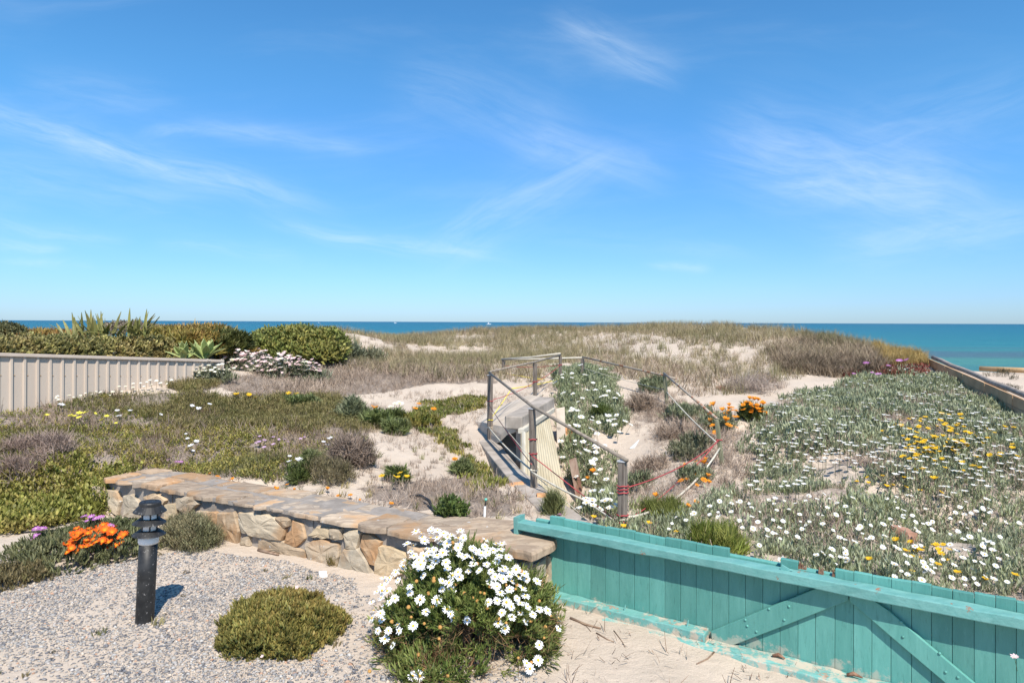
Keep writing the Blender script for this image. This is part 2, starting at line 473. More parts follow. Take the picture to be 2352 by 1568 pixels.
WA, WU = np.array([-4.13, 7.0]), np.array([.881, -.473])          # foot of the stone wall's face, and its direction
WN = np.array([-.473, -.881])                                     # the face looks this way
WL = 4.83
GA, GB = np.array([.11, 5.08]), np.array([2.62, 3.46])            # the teal fence
GU = (GB - GA) / np.linalg.norm(GB - GA); GN = np.array([GU[1], -GU[0]])
_B = np.array([[-30, 6.7], [-9, 7.2], [-6, 6.9], [-4.6, 7.25], tuple(WA - WN * .25), tuple(WA + WU * WL - WN * .28), tuple(GA - GN * .15 + GU * .25), tuple(GB - GN * .15), tuple(GB - GN * .15 + GU * 12)])


def barrier(X, Y):
    """signed distance to the line of wall and fence, positive behind it"""
    best = np.full(X.shape, 1e9); sg = np.zeros(X.shape)
    for i in range(len(_B) - 1):
        a, c = _B[i], _B[i + 1]; d = c - a; L2 = d @ d
        t = np.clip(((X - a[0]) * d[0] + (Y - a[1]) * d[1]) / L2, 0, 1)
        ds = np.hypot(X - a[0] - t * d[0], Y - a[1] - t * d[1])
        cr = d[0] * (Y - a[1]) - d[1] * (X - a[0])
        up = ds < best - 1e-9
        best = np.where(up, ds, best); sg = np.where(up, np.sign(cr), sg)
    return best * sg


def _raw(X, Y):
    X = np.asarray(X, float); Y = np.asarray(Y, float)
    shp = X.shape; x, y = X.ravel(), Y.ravel()
    z = np.zeros(len(x))
    xc, yc = np.clip(x, -25, 25), np.clip(y, 3, 38)
    for i in range(0, len(x), 20000):
        q = np.stack([xc[i:i + 20000], yc[i:i + 20000]], 1)
        z[i:i + 20000] = _k(((q[:, None] - _cx[None]) ** 2).sum(-1)) @ _w[:_n] + _w[_n] + q @ _w[_n + 1:]
    yc_ = np.interp(x, [-25, -16, -10, -6, 0, 6, 8, 9.3, 10, 10.8, 13, 25], [19, 19, 21, 31, 33, 31, 26, 21, 18, 16.3, 14.5, 13])
    z = z - 7.0 * sstep(0.3, 20, y - yc_) - .6 * sstep(0, 3.5, y - yc_)
    z = z + (fbm(x * .9, y * .9) - .5) * .12 * sstep(8, 16, y) + (fbm(x * 3, y * 3) - .5) * .05
    z = z - .42 * np.exp(-((x - .56) / .27) ** 2 - ((y - 7.75) / .75) ** 2)
    z = z - 1.3 * sstep(10.0, 10.8, x) * sstep(15.2, 16.6, y) * sstep(30, 24, y)
    z = np.maximum(z, -6.5)
    z = z + (fbm(x * 1.3 + 20, y * 1.3) - .5) * .30 * sstep(1.6, 2.6, x) * sstep(13, 9, y)
    z = z + (fbm(x * 1.6 + 4, y * 1.6 + 9) - .5) * .24 * sstep(-1.2, -2.2, x) * sstep(13, 10, y)
    z = z - .24 * np.exp(-((x - 3.75) / .45) ** 2 - ((y - 5.75) / .6) ** 2)
    z = z - .20 * np.exp(-((x - 1.2) / .6) ** 2 - ((y - 8.4) / 1.0) ** 2)
    front = (fbm(x * 1.5 + 9, y * 1.5) - .5) * .05 + (fbm(x * 7, y * 7) - .5) * .018 - .03 * sstep(.5, 2.5, x) - .02 * sstep(-.2, .6, x)
    bd = barrier(x, y)
    left = sstep(-3.9, -4.9, x)
    k = sstep(-.06, .05, bd) * (1 - left) + sstep(-.15, .75, bd) * left
    return (front * (1 - k) + z * k).reshape(shp)


def grade(a, c, n, p=1.0): return a + (c - a) * np.linspace(0, 1, n) ** p


gx = np.unique(np.round(np.concatenate([-grade(6, 60, 60, 1.8), np.arange(-6, 6.001, .07), grade(6, 60, 70, 1.8)]), 4))
gy = np.unique(np.round(np.concatenate([grade(2.8, -30, 25, 1.8), np.arange(2.8, 12.4, .07), grade(12.4, 34, 90, 1.1), grade(34, 70, 24, 1.2)]), 4))
GX, GY = np.meshgrid(gx, gy)
GZ = _raw(GX, GY)


def ground(x, y):
    x = np.clip(np.asarray(x, float), gx[0], gx[-1] - 1e-6); y = np.clip(np.asarray(y, float), gy[0], gy[-1] - 1e-6)
    i = np.clip(np.searchsorted(gx, x, 'right') - 1, 0, len(gx) - 2); j = np.clip(np.searchsorted(gy, y, 'right') - 1, 0, len(gy) - 2)
    fx = (x - gx[i]) / (gx[i + 1] - gx[i]); fy = (y - gy[j]) / (gy[j + 1] - gy[j])
    return (GZ[j, i] * (1 - fx) + GZ[j, i + 1] * fx) * (1 - fy) + (GZ[j + 1, i] * (1 - fx) + GZ[j + 1, i + 1] * fx) * fy


def hit(x, y, y0=3.0, lift=0.0):
    """where the photograph's pixels meet the ground"""
    x, y = np.atleast_1d(np.asarray(x, float)), np.atleast_1d(np.asarray(y, float))
    dx, dy = x - CX, y - HY
    dx, dy = (dx + dy * ROLL) / F, (dy - dx * ROLL) / F
    res = np.full(len(x), np.nan)
    Yv = y0
    while Yv < 60:
        below = (EYE - dy * Yv) <= ground(dx * Yv, np.full(len(x), Yv)) + lift
        res = np.where(np.isnan(res) & below, Yv, res)
        Yv += .03 if Yv < 14 else .12
    out = np.stack([dx * res, res, ground(dx * np.nan_to_num(res, nan=5), np.nan_to_num(res, nan=5))], 1)
    return out


def hit1(x, y, y0=3.0, lift=0.0):
    h = hit([x], [y], y0, lift)[0]
    return Vector(h) if not np.isnan(h[0]) else at(x, y, 12)


# vegetation zones, as outlines in the photograph laid onto the ground
Z = dict(
    silver=[(1440, 1215), (1560, 1165), (1690, 1120), (1715, 1060), (1700, 1020), (1745, 985), (1762, 925), (1800, 905), (1880, 905), (1930, 890), (1965, 868), (2050, 850), (2125, 853), (2235, 900), (2310, 942), (2420, 1005), (2500, 1700), (1700, 1700), (1280, 1260), (1330, 1200)],
    pit=[(1265, 850), (1335, 838), (1400, 852), (1412, 900), (1440, 950), (1445, 985), (1400, 1012), (1330, 1010), (1290, 990), (1283, 900)],
    pit2=[(1283, 1005), (1375, 1005), (1410, 1080), (1415, 1150), (1345, 1150), (1315, 1090), (1285, 1080)],
    pit3=[(1330, 1165), (1400, 1150), (1420, 1195), (1330, 1200)],
    heath=[(330, 935), (470, 905), (560, 925), (650, 920), (770, 915), (800, 950), (850, 985), (845, 1010), (700, 1000), (600, 985), (420, 985), (330, 975)],
    heath2=[(380, 890), (460, 855), (520, 860), (510, 890), (430, 905)],
    green=[(-400, 1080), (90, 1085), (280, 1045), (330, 1085), (262, 1100), (238, 1150), (240, 1185), (130, 1215), (0, 1228), (-400, 1235)],
    mixed=[(-400, 900), (0, 925), (240, 905), (420, 900), (560, 930), (640, 990), (840, 1000), (840, 1060), (760, 1090), (600, 1100), (500, 1095), (300, 1078), (180, 1060), (0, 1090), (-400, 1080)],
    grey=[(480, 880), (620, 850), (760, 830), (1130, 850), (1140, 880), (1000, 880), (860, 905), (700, 915), (560, 915)],
    litter=[(820, 1120), (950, 1105), (1080, 1092), (1130, 1112), (1195, 1160), (1195, 1185), (1080, 1190), (960, 1175), (850, 1150)],
    pitdry=[(1440, 915), (1530, 900), (1600, 930), (1690, 960), (1740, 1000), (1700, 1110), (1560, 1160), (1470, 1170), (1440, 1110), (1500, 1020), (1440, 985)],
    dry2=[(1690, 880), (1770, 860), (1800, 890), (1740, 910)],
    dune=[(600, 700), (2140, 700), (2140, 838), (2080, 850), (1930, 862), (1790, 868), (1690, 905), (1600, 918), (1540, 900), (1440, 880), (1400, 848), (1270, 838), (1230, 905), (1150, 890), (1120, 870), (1000, 868), (900, 868), (760, 850), (690, 840)],
    carpet=[(955, 925), (1100, 912), (1110, 935), (1000, 968), (950, 955)],
    carpet2=[(965, 985), (1040, 990), (1085, 1035), (1060, 1045), (990, 1010)],
    carpet3=[(1080, 1045), (1130, 1085), (1170, 1120), (1110, 1125), (1060, 1090)],
    gravel=[(-600, 1255), (30, 1290), (250, 1300), (330, 1270), (470, 1255), (520, 1260), (660, 1300), (800, 1340), (870, 1370), (930, 1480), (1220, 1500), (1260, 1560), (1150, 1800), (-600, 1800)],
)


def zone(P, *names):
    x, y = proj(P)
    r = np.zeros(x.shape, bool)
    for n in names: r |= inpoly(x, y, Z[n])
    return r


def scatter_pts(x0, x1, y0, y1, d, jit=.5, seed=0):
    """jittered grid of ground points"""
    r = np.random.default_rng(seed)
    a, c = np.meshgrid(np.arange(x0, x1, d), np.arange(y0, y1, d))
    x = a.ravel() + (r.random(a.size) - .5) * 2 * jit * d; y = c.ravel() + (r.random(a.size) - .5) * 2 * jit * d
    P = np.stack([x, y, ground(x, y)], 1)
    px, py = proj(P)
    return P[(px > -260) & (px < 2600) & (py < 1750)]


# the ground sheet
_pts = np.stack([GX, GY, GZ], -1).reshape(-1, 3)
_nx, _ny = len(gx), len(gy)
_i = (np.arange(_ny - 1)[:, None] * _nx + np.arange(_nx - 1)[None]).ravel()
_tri = np.concatenate([np.stack([_i, _i + 1, _i + _nx + 1], 1), np.stack([_i, _i + _nx + 1, _i + _nx], 1)])
_lit = np.zeros(len(_pts))
_bk = barrier(_pts[:, 0], _pts[:, 1]) > 0
for nm, v in dict(heath=.75, heath2=.75, green=.7, mixed=.85, grey=.8, litter=.8, pitdry=.5, dry2=.6, silver=.55, dune=.38).items():
    _lit = np.maximum(_lit, v * zone(_pts, nm) * _bk)
_lit = np.where((_pts[:, 1] > 13) & (_lit < .1), .2, _lit)
_cols = np.stack([_lit, _lit, _lit], 1)

m, bb, p, o = newmat('sand_ground')
tcn = bb.n('ShaderNodeTexCoord'); a = bb.n('ShaderNodeAttribute', attribute_name='Col')
sa = bb.n('ShaderNodeSeparateColor'); bb.t.links.new(a.outputs['Color'], sa.inputs[0])
oc = tcn.outputs['Object']
c = bb.mix(bb.ramp(bb.noise(oc, 1.3, 5, .6), .3, .7), (.60, .505, .405, 1), (.53, .44, .35, 1))
c = bb.mix(bb.ramp(bb.noise(oc, 260, 2, .5), .3, .7, 0, .55), c, (.40, .33, .26, 1))
c = bb.mix(bb.ramp(bb.noise(oc, 34, 5, .7), .63, .70, 0, .8), c, (.20, .155, .12, 1))
ln = bb.m('ADD', bb.noise(oc, 2.6, 7, .68), bb.m('MULTIPLY', bb.m('SUBTRACT', sa.outputs[0], .5), .75))
lt = bb.mix(bb.noise(oc, 60, 4, .7), (.13, .10, .08, 1), (.33, .275, .23, 1))
c = bb.mix(bb.ramp(ln, .50, .66, 0, .9), c, lt)
bb.t.links.new(c, p.inputs['Base Color']); p.inputs['Roughness'].default_value = .95; p.inputs['Specular IOR Level'].default_value = .1
h = bb.m('ADD', bb.noise(oc, 9, 6, .6), bb.m('MULTIPLY', bb.noise(oc, 70, 5, .7), .35))
bump(bb, p, h, .55, .05)
bigmesh('ground', _pts, _tri, m, _cols, smooth=True)['kind'] = 'structure'

# the sea
m, bb, p, o = newmat('sea_water')
tcn = bb.n('ShaderNodeTexCoord'); oc = tcn.outputs['Object']
sp = bb.n('ShaderNodeSeparateXYZ'); bb.t.links.new(oc, sp.inputs[0])
d = bb.m('LOGARITHM', bb.m('MAXIMUM', sp.outputs[1], 10.0), 10.0)
cr = bb.n('ShaderNodeValToRGB')
bb.t.links.new(bb.m('DIVIDE', d, 5.0), cr.inputs[0])
el = cr.color_ramp.elements
el[0].position, el[0].color = .38, (.10, .26, .20, 1)
el[1].position, el[1].color = .95, (.004, .040, .095, 1)
for ps, cc in ((.43, (.065, .215, .175, 1)), (.47, (.025, .175, .20, 1)), (.56, (.010, .125, .185, 1)), (.68, (.006, .092, .155, 1)), (.80, (.005, .065, .125, 1))):
    e = el.new(ps); e.color = cc
mpn = bb.n('ShaderNodeMapping'); mpn.inputs['Scale'].default_value = (.012, .05, 1); bb.t.links.new(oc, mpn.inputs[0])
pa = bb.noise(mpn.outputs[0], 1, 6, .6, .3)
c = bb.mix(bb.ramp(pa, .35, .7, 0, .5), cr.outputs[0], (.009, .095, .15, 1))
mpn2 = bb.n('ShaderNodeMapping'); mpn2.inputs['Scale'].default_value = (.006, .035, 1); bb.t.links.new(oc, mpn2.inputs[0])
reef = bb.m('MULTIPLY', bb.ramp(bb.noise(mpn2.outputs[0], 1, 5, .6), .42, .56), bb.m('MULTIPLY', bb.ramp(sp.outputs[1], 130, 150), bb.ramp(sp.outputs[1], 185, 210, 1, 0)))
c = bb.mix(bb.m('MULTIPLY', reef, .75), c, (.07, .10, .14, 1))
mpr = bb.n('ShaderNodeMapping'); mpr.inputs['Scale'].default_value = (.05, .35, 1); bb.t.links.new(oc, mpr.inputs[0])
rip = bb.noise(mpr.outputs[0], 1, 5, .7)
c = bb.mix(bb.ramp(rip, .35, .75, 0, .45), c, (.02, .15, .20, 1))
c = bb.mix(bb.ramp(rip, .765, .80, 0, .5), c, (.55, .6, .6, 1))  # small whitecaps and sun glints painted into the water colour
bb.t.links.new(c, p.inputs['Base Color']); p.inputs['Roughness'].default_value = .28; p.inputs['Specular IOR Level'].default_value = .05
p.inputs['IOR'].default_value = 1.12
mp3 = bb.n('ShaderNodeMapping'); mp3.inputs['Scale'].default_value = (.25, .6, 1); bb.t.links.new(oc, mp3.inputs[0])
bump(bb, p, bb.noise(mp3.outputs[0], 1, 6, .65, .2), 1.0, .8)
sea = mesh('sea', [(-60000, 34, -5.0), (60000, 34, -5.0), (60000, 50000, -5.0), (-60000, 50000, -5.0)], [(0, 1, 2, 3)], m)
sea['kind'] = 'structure'


# ------------------------------------------------------------------ stone wall
def ray_plane(x, y, a, n2, off=0.0):
    """pixel -> point on the vertical plane through a (2-D) with the 2-D normal n2"""
    dx, dy = x - CX, y - HY
    dx, dy = (dx + dy * ROLL) / F, (dy - dx * ROLL) / F
    Y = (a @ n2 + off) / (dx * n2[0] + n2[1])
    return Vector((dx * Y, Y, EYE - dy * Y))


def on_wall(s, z, off=0.0):
    q = WA + WU * s + WN * off
    return Vector((q[0], q[1], z))


def rough_poly(pts, step, jit, r):
    out = []
    n = len(pts)
    for i in range(n):
        a, c = np.array(pts[i], float), np.array(pts[(i + 1) % n], float)
        k = max(1, int(np.linalg.norm(c - a) / step))
        for j in range(k):
            q = a + (c - a) * j / k
            out.append(q + (r.random(2) - .5) * 2 * jit)
    return np.array(out)


def slab(name, pts, place, d0, d1, mat, parent, r, inset=.012, dome=.006, color=None, step=.06, jit=.006):
    """irregular stone: outline pts (2-D), place(a, b, height) -> world; from height d0 to d1, with a dressed uneven top"""
    q = rough_poly(pts, step, jit, r)
    cen = q.mean(0); n = len(q)
    if sum(q[i][0] * q[(i + 1) % n][1] - q[(i + 1) % n][0] * q[i][1] for i in range(n)) < 0: q = q[::-1]
    V_, Fc = [], []
    def ring(k, h, hj): return [place(*(cen + (p_ - cen) * k), h + (r.random() - .5) * 2 * hj) for p_ in q]
    dd = np.linalg.norm(q - cen, axis=1).mean()
    V_ += ring(1, d0, 0); V_ += ring(1.0, d0 + (d1 - d0) * .7, .003); V_ += ring(1 - inset / dd, d1, .003); V_ += ring(.55, d1 + dome, dome)
    V_.append(place(*cen, d1 + dome * 1.3))
    for i in range(n):
        j = (i + 1) % n
        for a in range(3): Fc.append((a * n + i, a * n + j, (a + 1) * n + j, (a + 1) * n + i))
        Fc.append((3 * n + i, 3 * n + j, 4 * n))
    return mesh(name, V_, Fc, mat, parent, False, color)


wr = np.random.default_rng(5)
wall = thing('stone_wall', on_wall(WL / 2, 0), 'low mortared stone wall with flat cap slabs between the gravel and the dune', 'stone wall')
core = MB()
NSEG = 24
for i in range(NSEG):
    s0, s1 = WL * i / NSEG - (.02 if i == 0 else 0), WL * (i + 1) / NSEG
    c_ = on_wall((s0 + s1) / 2, .10, -.245)
    core.box(c_, Vector((*WU, 0)) * (s1 - s0) / 2, Vector((*WN, 0)) * (.24 + .006 * math.sin(i * 2.1)), Vector((0, 0, .235)))
core.build('mortar_core', M['mortar'], wall)


def P6(l): return [((850 + x * .2551) * .6125, (1820 + y * .2551) * .6125) for x, y in l]
def P5(l): return [(x * .5527 * .6125, (1700 + y * .5527) * .6125) for x, y in l]
def P6b(l): return [((1200 + x * .4848) * .6125, (1800 + y * .4848) * .6125) for x, y in l]


FACE = [P6([(210, 400), (400, 410), (700, 470), (860, 640), (800, 790), (350, 715)]), P6([(185, 490), (225, 505), (340, 700), (235, 690)]),
        P6([(975, 520), (1105, 580), (1140, 770), (1020, 900), (860, 840), (890, 690), (960, 650)]), P6([(1190, 730), (1320, 620), (1500, 615), (1540, 778), (1370, 765)]),
        P6([(1535, 625), (1690, 640), (1690, 790), (1550, 780)]), P6([(490, 800), (560, 755), (800, 800), (1000, 920), (1140, 960), (1140, 1075), (980, 1065), (480, 935)]),
        P6([(1170, 860), (1400, 805), (1640, 870), (1620, 1195), (1480, 1180), (1220, 1090)]), P6([(1740, 700), (1900, 650), (1970, 680), (1920, 930), (1760, 915)]),
        P6([(1735, 935), (1930, 930), (2060, 1110), (2130, 1320), (1650, 1220)]), P6([(2000, 720), (2120, 720), (2250, 830), (2180, 1170), (2100, 1130), (1970, 890)]),
        P6b([(460, 520), (600, 540), (665, 600), (640, 720), (520, 770), (420, 745), (430, 640)]), P6([(215, 830), (250, 755), (340, 745), (350, 890), (215, 870)]),
        P6([(740, 460), (930, 500), (920, 600), (860, 610)]),
        P5([(640, 230), (712, 240), (735, 370), (775, 415), (700, 400), (650, 350)]), P5([(720, 245), (805, 262), (818, 330), (795, 415), (745, 370)]), P5([(840, 290), (890, 280), (955, 350), (940, 440), (840, 420)]), P5([(985, 290), (1060, 268), (1125, 320), (1085, 400), (1000, 350)]),
        P5([(1130, 350), (1200, 345), (1205, 430), (1130, 440)]), P5([(1212, 305), (1320, 285), (1350, 340), (1275, 405), (1212, 370)]), P5([(1490, 410), (1590, 400), (1620, 520), (1612, 600), (1482, 560)]),
        P5([(1345, 395), (1470, 405), (1470, 540), (1350, 550)]), P5([(1130, 450), (1210, 440), (1330, 420), (1330, 560), (1140, 560)]), P5([(950, 430), (1110, 440), (1110, 560), (960, 520)]),
        P6b([(690, 500), (900, 540), (900, 640), (690, 600)]), P6b([(680, 640), (880, 680), (880, 800), (690, 760)]), P6b([(920, 570), (1120, 600), (1100, 760), (920, 700)]), P6b([(900, 730), (1100, 790), (1100, 930), (910, 850)]),
        P6b([(1140, 610), (1330, 640), (1330, 800), (1140, 780)]), P6b([(1130, 810), (1320, 830), (1320, 1010), (1120, 950)]), P6b([(1350, 640), (1530, 640), (1540, 780), (1350, 790)]), P6b([(1350, 820), (1540, 800), (1560, 1010), (1350, 1010)]),
        P6b([(1560, 640), (1625, 620), (1600, 930), (1570, 980)])]
TINT = [(1.12, 1.08, 1.0), (.92, .92, .90), (1.08, .93, .78), (1.15, 1.05, .88), (.92, .86, .79), (.90, .80, .70), (1.05, .98, .90)]
for i, pl in enumerate(FACE):
    pts = []
    for (x, y) in pl:
        w_ = ray_plane(x, y, WA, WN, .02)
        pts.append((float((np.array([w_.x, w_.y]) - WA) @ WU), w_.z))
    sh = wr.uniform(.020, .050)
    cxy = np.mean(np.array(pts), 0); pts = [tuple(cxy + (np.array(q_) - cxy) * 1.075) for q_ in pts]
    slab('stone', pts, lambda s, z, d: on_wall(s, z, d), -.02, sh, M['face_stone'], wall, wr, .005, .006, color=TINT[i % 7], step=.045, jit=.007)
# the stones of the end face
for (w0, w1, z0, z1) in ((.02, .26, -.08, .15), (.05, .22, .16, .29), (.27, .46, -.05, .27)):
    def endp(a, z, d, s=WL): return on_wall(s + .0 + d, z, -a)
    slab('stone', [(w0, z0), (w1, z0), (w1, z1), (w0, z1)], endp, -.01, .03, M['face_stone'], wall, wr, .01, .006, color=TINT[wr.integers(0, 7)])


# cap slabs: a front row that overhangs and a back row, then one large slab at the end
def capz(s): return .335 + .006 * math.sin(s * 3.1) + .012 * s / WL


def capplace(s, w, d):
    q = on_wall(s, 0, w)
    q.z = capz(s) + d
    return q


edges = [-.03, .20, .42, .60, .86, 1.22, 1.62, 1.86, 2.14, 2.30, 2.52, 2.92, 3.32, 3.60, 4.08]
for i in range(len(edges) - 1):
    a, c_ = edges[i] + .008, edges[i + 1] - .008
    ov = wr.uniform(.035, .085); bk = -wr.uniform(.20, .29); sk = wr.uniform(-.03, .03)
    ch = wr.uniform(.01, .05)
    pts = [(a + ch, ov - .02), ((a + c_) / 2, ov + wr.uniform(-.01, .015)), (c_ - ch, ov - wr.uniform(0, .03)), (c_, ov - .06), (c_ + sk, bk), (a + sk, bk + wr.uniform(-.02, .02)), (a, ov - .07)]
    slab('cap_stone', pts, capplace, -.004 + wr.uniform(-.006, .004), .026 + wr.uniform(-.008, .018), M['cap_stone'], wall, wr, .003, .004, color=[(1.0, 1.0, 1.0), (1.2, 1.16, 1.1), (1.12, .96, .80), (.84, .80, .76)][wr.integers(0, 4)], jit=.013, step=.05)
edges = [-.03, .26, .55, 1.0, 1.38, 1.85, 2.35, 2.72, 3.2, 3.66, 4.06]
for i in range(len(edges) - 1):
    a, c_ = edges[i] + .008, edges[i + 1] - .008
    sk = wr.uniform(-.04, .04)
    slab('cap_stone', [(a, -.30), (c_, -.30), (c_ + sk, -.5 - wr.uniform(0, .05)), (a + sk, -.5 - wr.uniform(0, .05))], capplace, 0, .024 + wr.uniform(-.006, .014), M['cap_stone'], wall, wr, .004, .004,
         color=[(.95, .94, .92), (1.1, 1.06, 1.0), (1.05, .94, .82), (.85, .81, .77)][wr.integers(0, 4)], jit=.008)
slab('cap_stone', [(4.09, .03), (4.5, .06), (4.88, .06), (4.92, -.15), (4.9, -.5), (4.5, -.54), (4.1, -.52)], capplace, -.006, .055, M['cap_stone'], wall, wr, .008, .006, color=(.98, .92, .85), jit=.008)
# mortar bed under and between the cap slabs
mb = MB()
for i in range(NSEG):
    s0, s1 = WL * i / NSEG - (.02 if i == 0 else 0), WL * (i + 1) / NSEG
    q = capplace((s0 + s1) / 2, -.24, 0); q.z += .003 + .002 * (i % 3)
    mb.box(q, Vector((*WU, 0)) * (s1 - s0) / 2, Vector((*WN, 0)) * .255, Vector((0, 0, .0185)))
mb.build('mortar_bed', M['mortar'], wall)


# ------------------------------------------------------------------ teal fence
def on_g(s, z, off=0.0):
    q = GA + GU * s + GN * off
    return Vector((q[0], q[1], z))


def gs(x, y=1300, off=0.0):
    w_ = ray_plane(x, y, GA, GN, off)
    return float((np.array([w_.x, w_.y]) - GA) @ GU), w_.z


def gpart(name, pts, off0, off1, mat, parent, bevel=.003, r=None):
    """outline in the fence's plane, given thickness"""
    n = len(pts)
    V_ = [on_g(s, z, off0) for s, z in pts] + [on_g(s, z, off1) for s, z in pts]
    Fc = [tuple(range(n - 1, -1, -1)), tuple(range(n, 2 * n))] + [(i, (i + 1) % n, n + (i + 1) % n, n + i) for i in range(n)]
    me_ = mesh(name, V_, Fc, mat, parent)
    bm_ = bmesh.new(); bm_.from_mesh(me_.data); bmesh.ops.recalc_face_normals(bm_, faces=bm_.faces); bm_.to_mesh(me_.data); bm_.free()
    if bevel:
        md = me_.modifiers.new('bevel', 'BEVEL'); md.width = bevel; md.segments = 2
    return me_


gr = np.random.default_rng(8)
fence = thing('wooden_fence', on_g(1.5, 0), 'low teal painted plank fence with a broad top rail and two diagonal braces', 'fence')
bx = [1243, 1262, 1294, 1325, 1357, 1390, 1422, 1457, 1491, 1527, 1563, 1599, 1636, 1674, 1712, 1752, 1792, 1833, 1873, 1918, 1961, 2003, 2047, 2094, 2140, 2188, 2238, 2287, 2335]
bs = [gs(x)[0] for x in bx]
while bs[-1] < 3.9: bs.append(bs[-1] + .118)
for i in range(len(bs) - 1):
    a, c_ = bs[i] + .0008, bs[i + 1] - .0008
    xm = bx[i] if i < len(bx) else 2400
    top = .556 + gr.uniform(-.006, .006)
    if 1673 <= xm < 1790: top = .485
    if 1830 <= xm < 1880: top = .50 + gr.uniform(0, .02)
    if i == 0: top, c_ = .46, c_ - .02
    pts = [(a, -.2), (c_, -.2), (c_, top + gr.uniform(-.004, .004)), (a, top)]
    gpart('plank', pts, -.032, gr.uniform(-.002, .002), M['tealboard'], fence, .0025)
s_end = bs[-1]
sb = gs(1629, 1470)[0]


def beam(name, s0, s1, z0, z1, o0, o1, mat, wob=.004, n=26, bevel=.006):
    """a long beam along the fence with slightly uneven, worn edges"""
    V_, Fc = [], []
    for i in range(n + 1):
        s = s0 + (s1 - s0) * i / n
        for (z, of) in ((z0, o0), (z0, o1), (z1, o1), (z1, o0)):
            V_.append(on_g(s, z + gr.uniform(-wob, wob), of + (gr.uniform(-wob, wob) if of == o1 else 0)))
    for i in range(n):
        for j in range(4): Fc.append((i * 4 + j, i * 4 + (j + 1) % 4, i * 4 + 4 + (j + 1) % 4, i * 4 + 4 + j))
    Fc += [(3, 2, 1, 0), (n * 4, n * 4 + 1, n * 4 + 2, n * 4 + 3)]
    o_ = mesh(name, V_, Fc, mat, fence)
    bm_ = bmesh.new(); bm_.from_mesh(o_.data); bmesh.ops.recalc_face_normals(bm_, faces=bm_.faces); bm_.to_mesh(o_.data); bm_.free()
    md = o_.modifiers.new('bevel', 'BEVEL'); md.width = bevel; md.segments = 2; md.limit_method = 'ANGLE'; md.angle_limit = .6
    return o_


beam('top_rail', -.02, s_end, .447, .506, .003, .098, M['tealrail'])
beam('bottom_rail', .14, sb, -.045, .034, .003, .105, M['tealworn'])
beam('sill_board', gs(1405, 1427)[0], s_end, -.10, -.016, .112, .175, M['tealworn'], .008)
beam('sill_board', sb + .01, s_end, -.11, -.022, .003, .108, M['tealworn'], .008)
for z0 in (-.02, .13, .28, .40): beam('gap_backing', .06, s_end, z0, z0 + .11, -.075, -.034, M['tealboard'], .003, 10)  # unseen boards added behind the planks to keep bright sand out of the gaps
gpart('end_strap', [(-.045, .40), (-.012, .40), (-.008, .545), (-.05, .535)], .0, .10, M['tealrail'], fence)
for pl in ([(1633, 1449), (1760, 1396), (1882, 1347), (1948, 1347), (1948, 1378), (1812, 1432), (1678, 1483), (1636, 1480)],
           [(1951, 1350), (1990, 1350), (2040, 1400), (2128, 1476), (2264, 1590), (2300, 1620), (2210, 1600), (2080, 1490), (1952, 1380)]):
    pts = [gs(x, y, .026) for x, y in pl]
    gpart('brace', [(s, min(z, .444)) for s, z in pts], .004, .030, M['tealboard'], fence, .004)
for (x, y) in ((1712, 1423), (1716, 1437), (1766, 1398), (1812, 1392), (1801, 1423), (1737, 1450), (1996, 1371), (2070, 1428), (2074, 1462), (2158, 1500), (2172, 1543), (2200, 1555)):
    s, z = gs(x, y, .032)
    q = on_g(s, z, .0285)
    MB().lathe(q, [(.0085, 0), (.0085, .003), (.006, .0065), (.001, .008)], 8, Vector((*GN, 0))).build('bolt_head', M['tealboard'], fence, True)
for (x, y) in ((1433, 1389), (1577, 1435)):
    s, z = gs(x, y, .06)
    MB().tube([on_g(s, .025, .06), on_g(s + .01, .075, .055)], [.007, .004], 6).build('bolt_head', M['tealrail'], fence)
for (x, y, w_) in ((1822, 1311, .05), (1899, 1318, .07), (2196, 1353, .05)):
    s, z = gs(x, y, 0)
    for k in range(3):
        s1 = s + gr.uniform(-w_, w_)
        gpart('splinter', [(s1, .50), (s1 + .028, .50), (s1 + .022, .535 + gr.uniform(0, .02)), (s1 + .010, .515), (s1 + .004, .54)], -.03 - .004 * k, -.012 + .003 * k, M['rotwood'], fence, 0)
s, z = gs(1792, 1300, .05)
gpart('splinter', [(s, .50), (s + .02, .50), (s + .07, .515), (s + .01, .54)], .05, .058, M['tealrail'], fence, 0)

# ------------------------------------------------------------------ concrete boat store, kerb and corrugated door
store = thing('beach_store', (.2, 8.6, .1), 'sunken concrete beach store with a leaning corrugated door under the rope railing', 'store')
ku = [((-.62, 10.2), (-.33, 9.9)), ((-.50, 9.6), (-.22, 9.5)), ((-.155, 7.75), (.085, 7.63)), ((.0, 6.95), (.285, 6.9)), ((.20, 6.12), (.50, 6.1)), ((.34, 5.62), (.66, 5.62))]
kz = [.345, .345, .345, .34, .335, .325]
for i in range(len(ku) - 1):
    (a, c_), (d_, e_) = ku[i], ku[i + 1]
    g_ = .012
    A3 = lambda q, z: Vector((q[0], q[1], z))
    a, c_, d_, e_ = [np.array(q) for q in (a, c_, d_, e_)]
    dv = (d_ - a) / np.linalg.norm(d_ - a) * g_
    V_ = [A3(a + dv, kz[i]), A3(c_ + dv, kz[i]), A3(e_ - dv, kz[i + 1]), A3(d_ - dv, kz[i + 1])]
    V_ += [v - Vector((0, 0, .9)) for v in V_]
    k_ = mesh('kerb_block', V_, [(0, 1, 2, 3), (7, 6, 5, 4), (0, 4, 5, 1), (1, 5, 6, 2), (2, 6, 7, 3), (3, 7, 4, 0)], M['concrete'], store)
    md = k_.modifiers.new('bevel', 'BEVEL'); md.width = .01; md.segments = 2


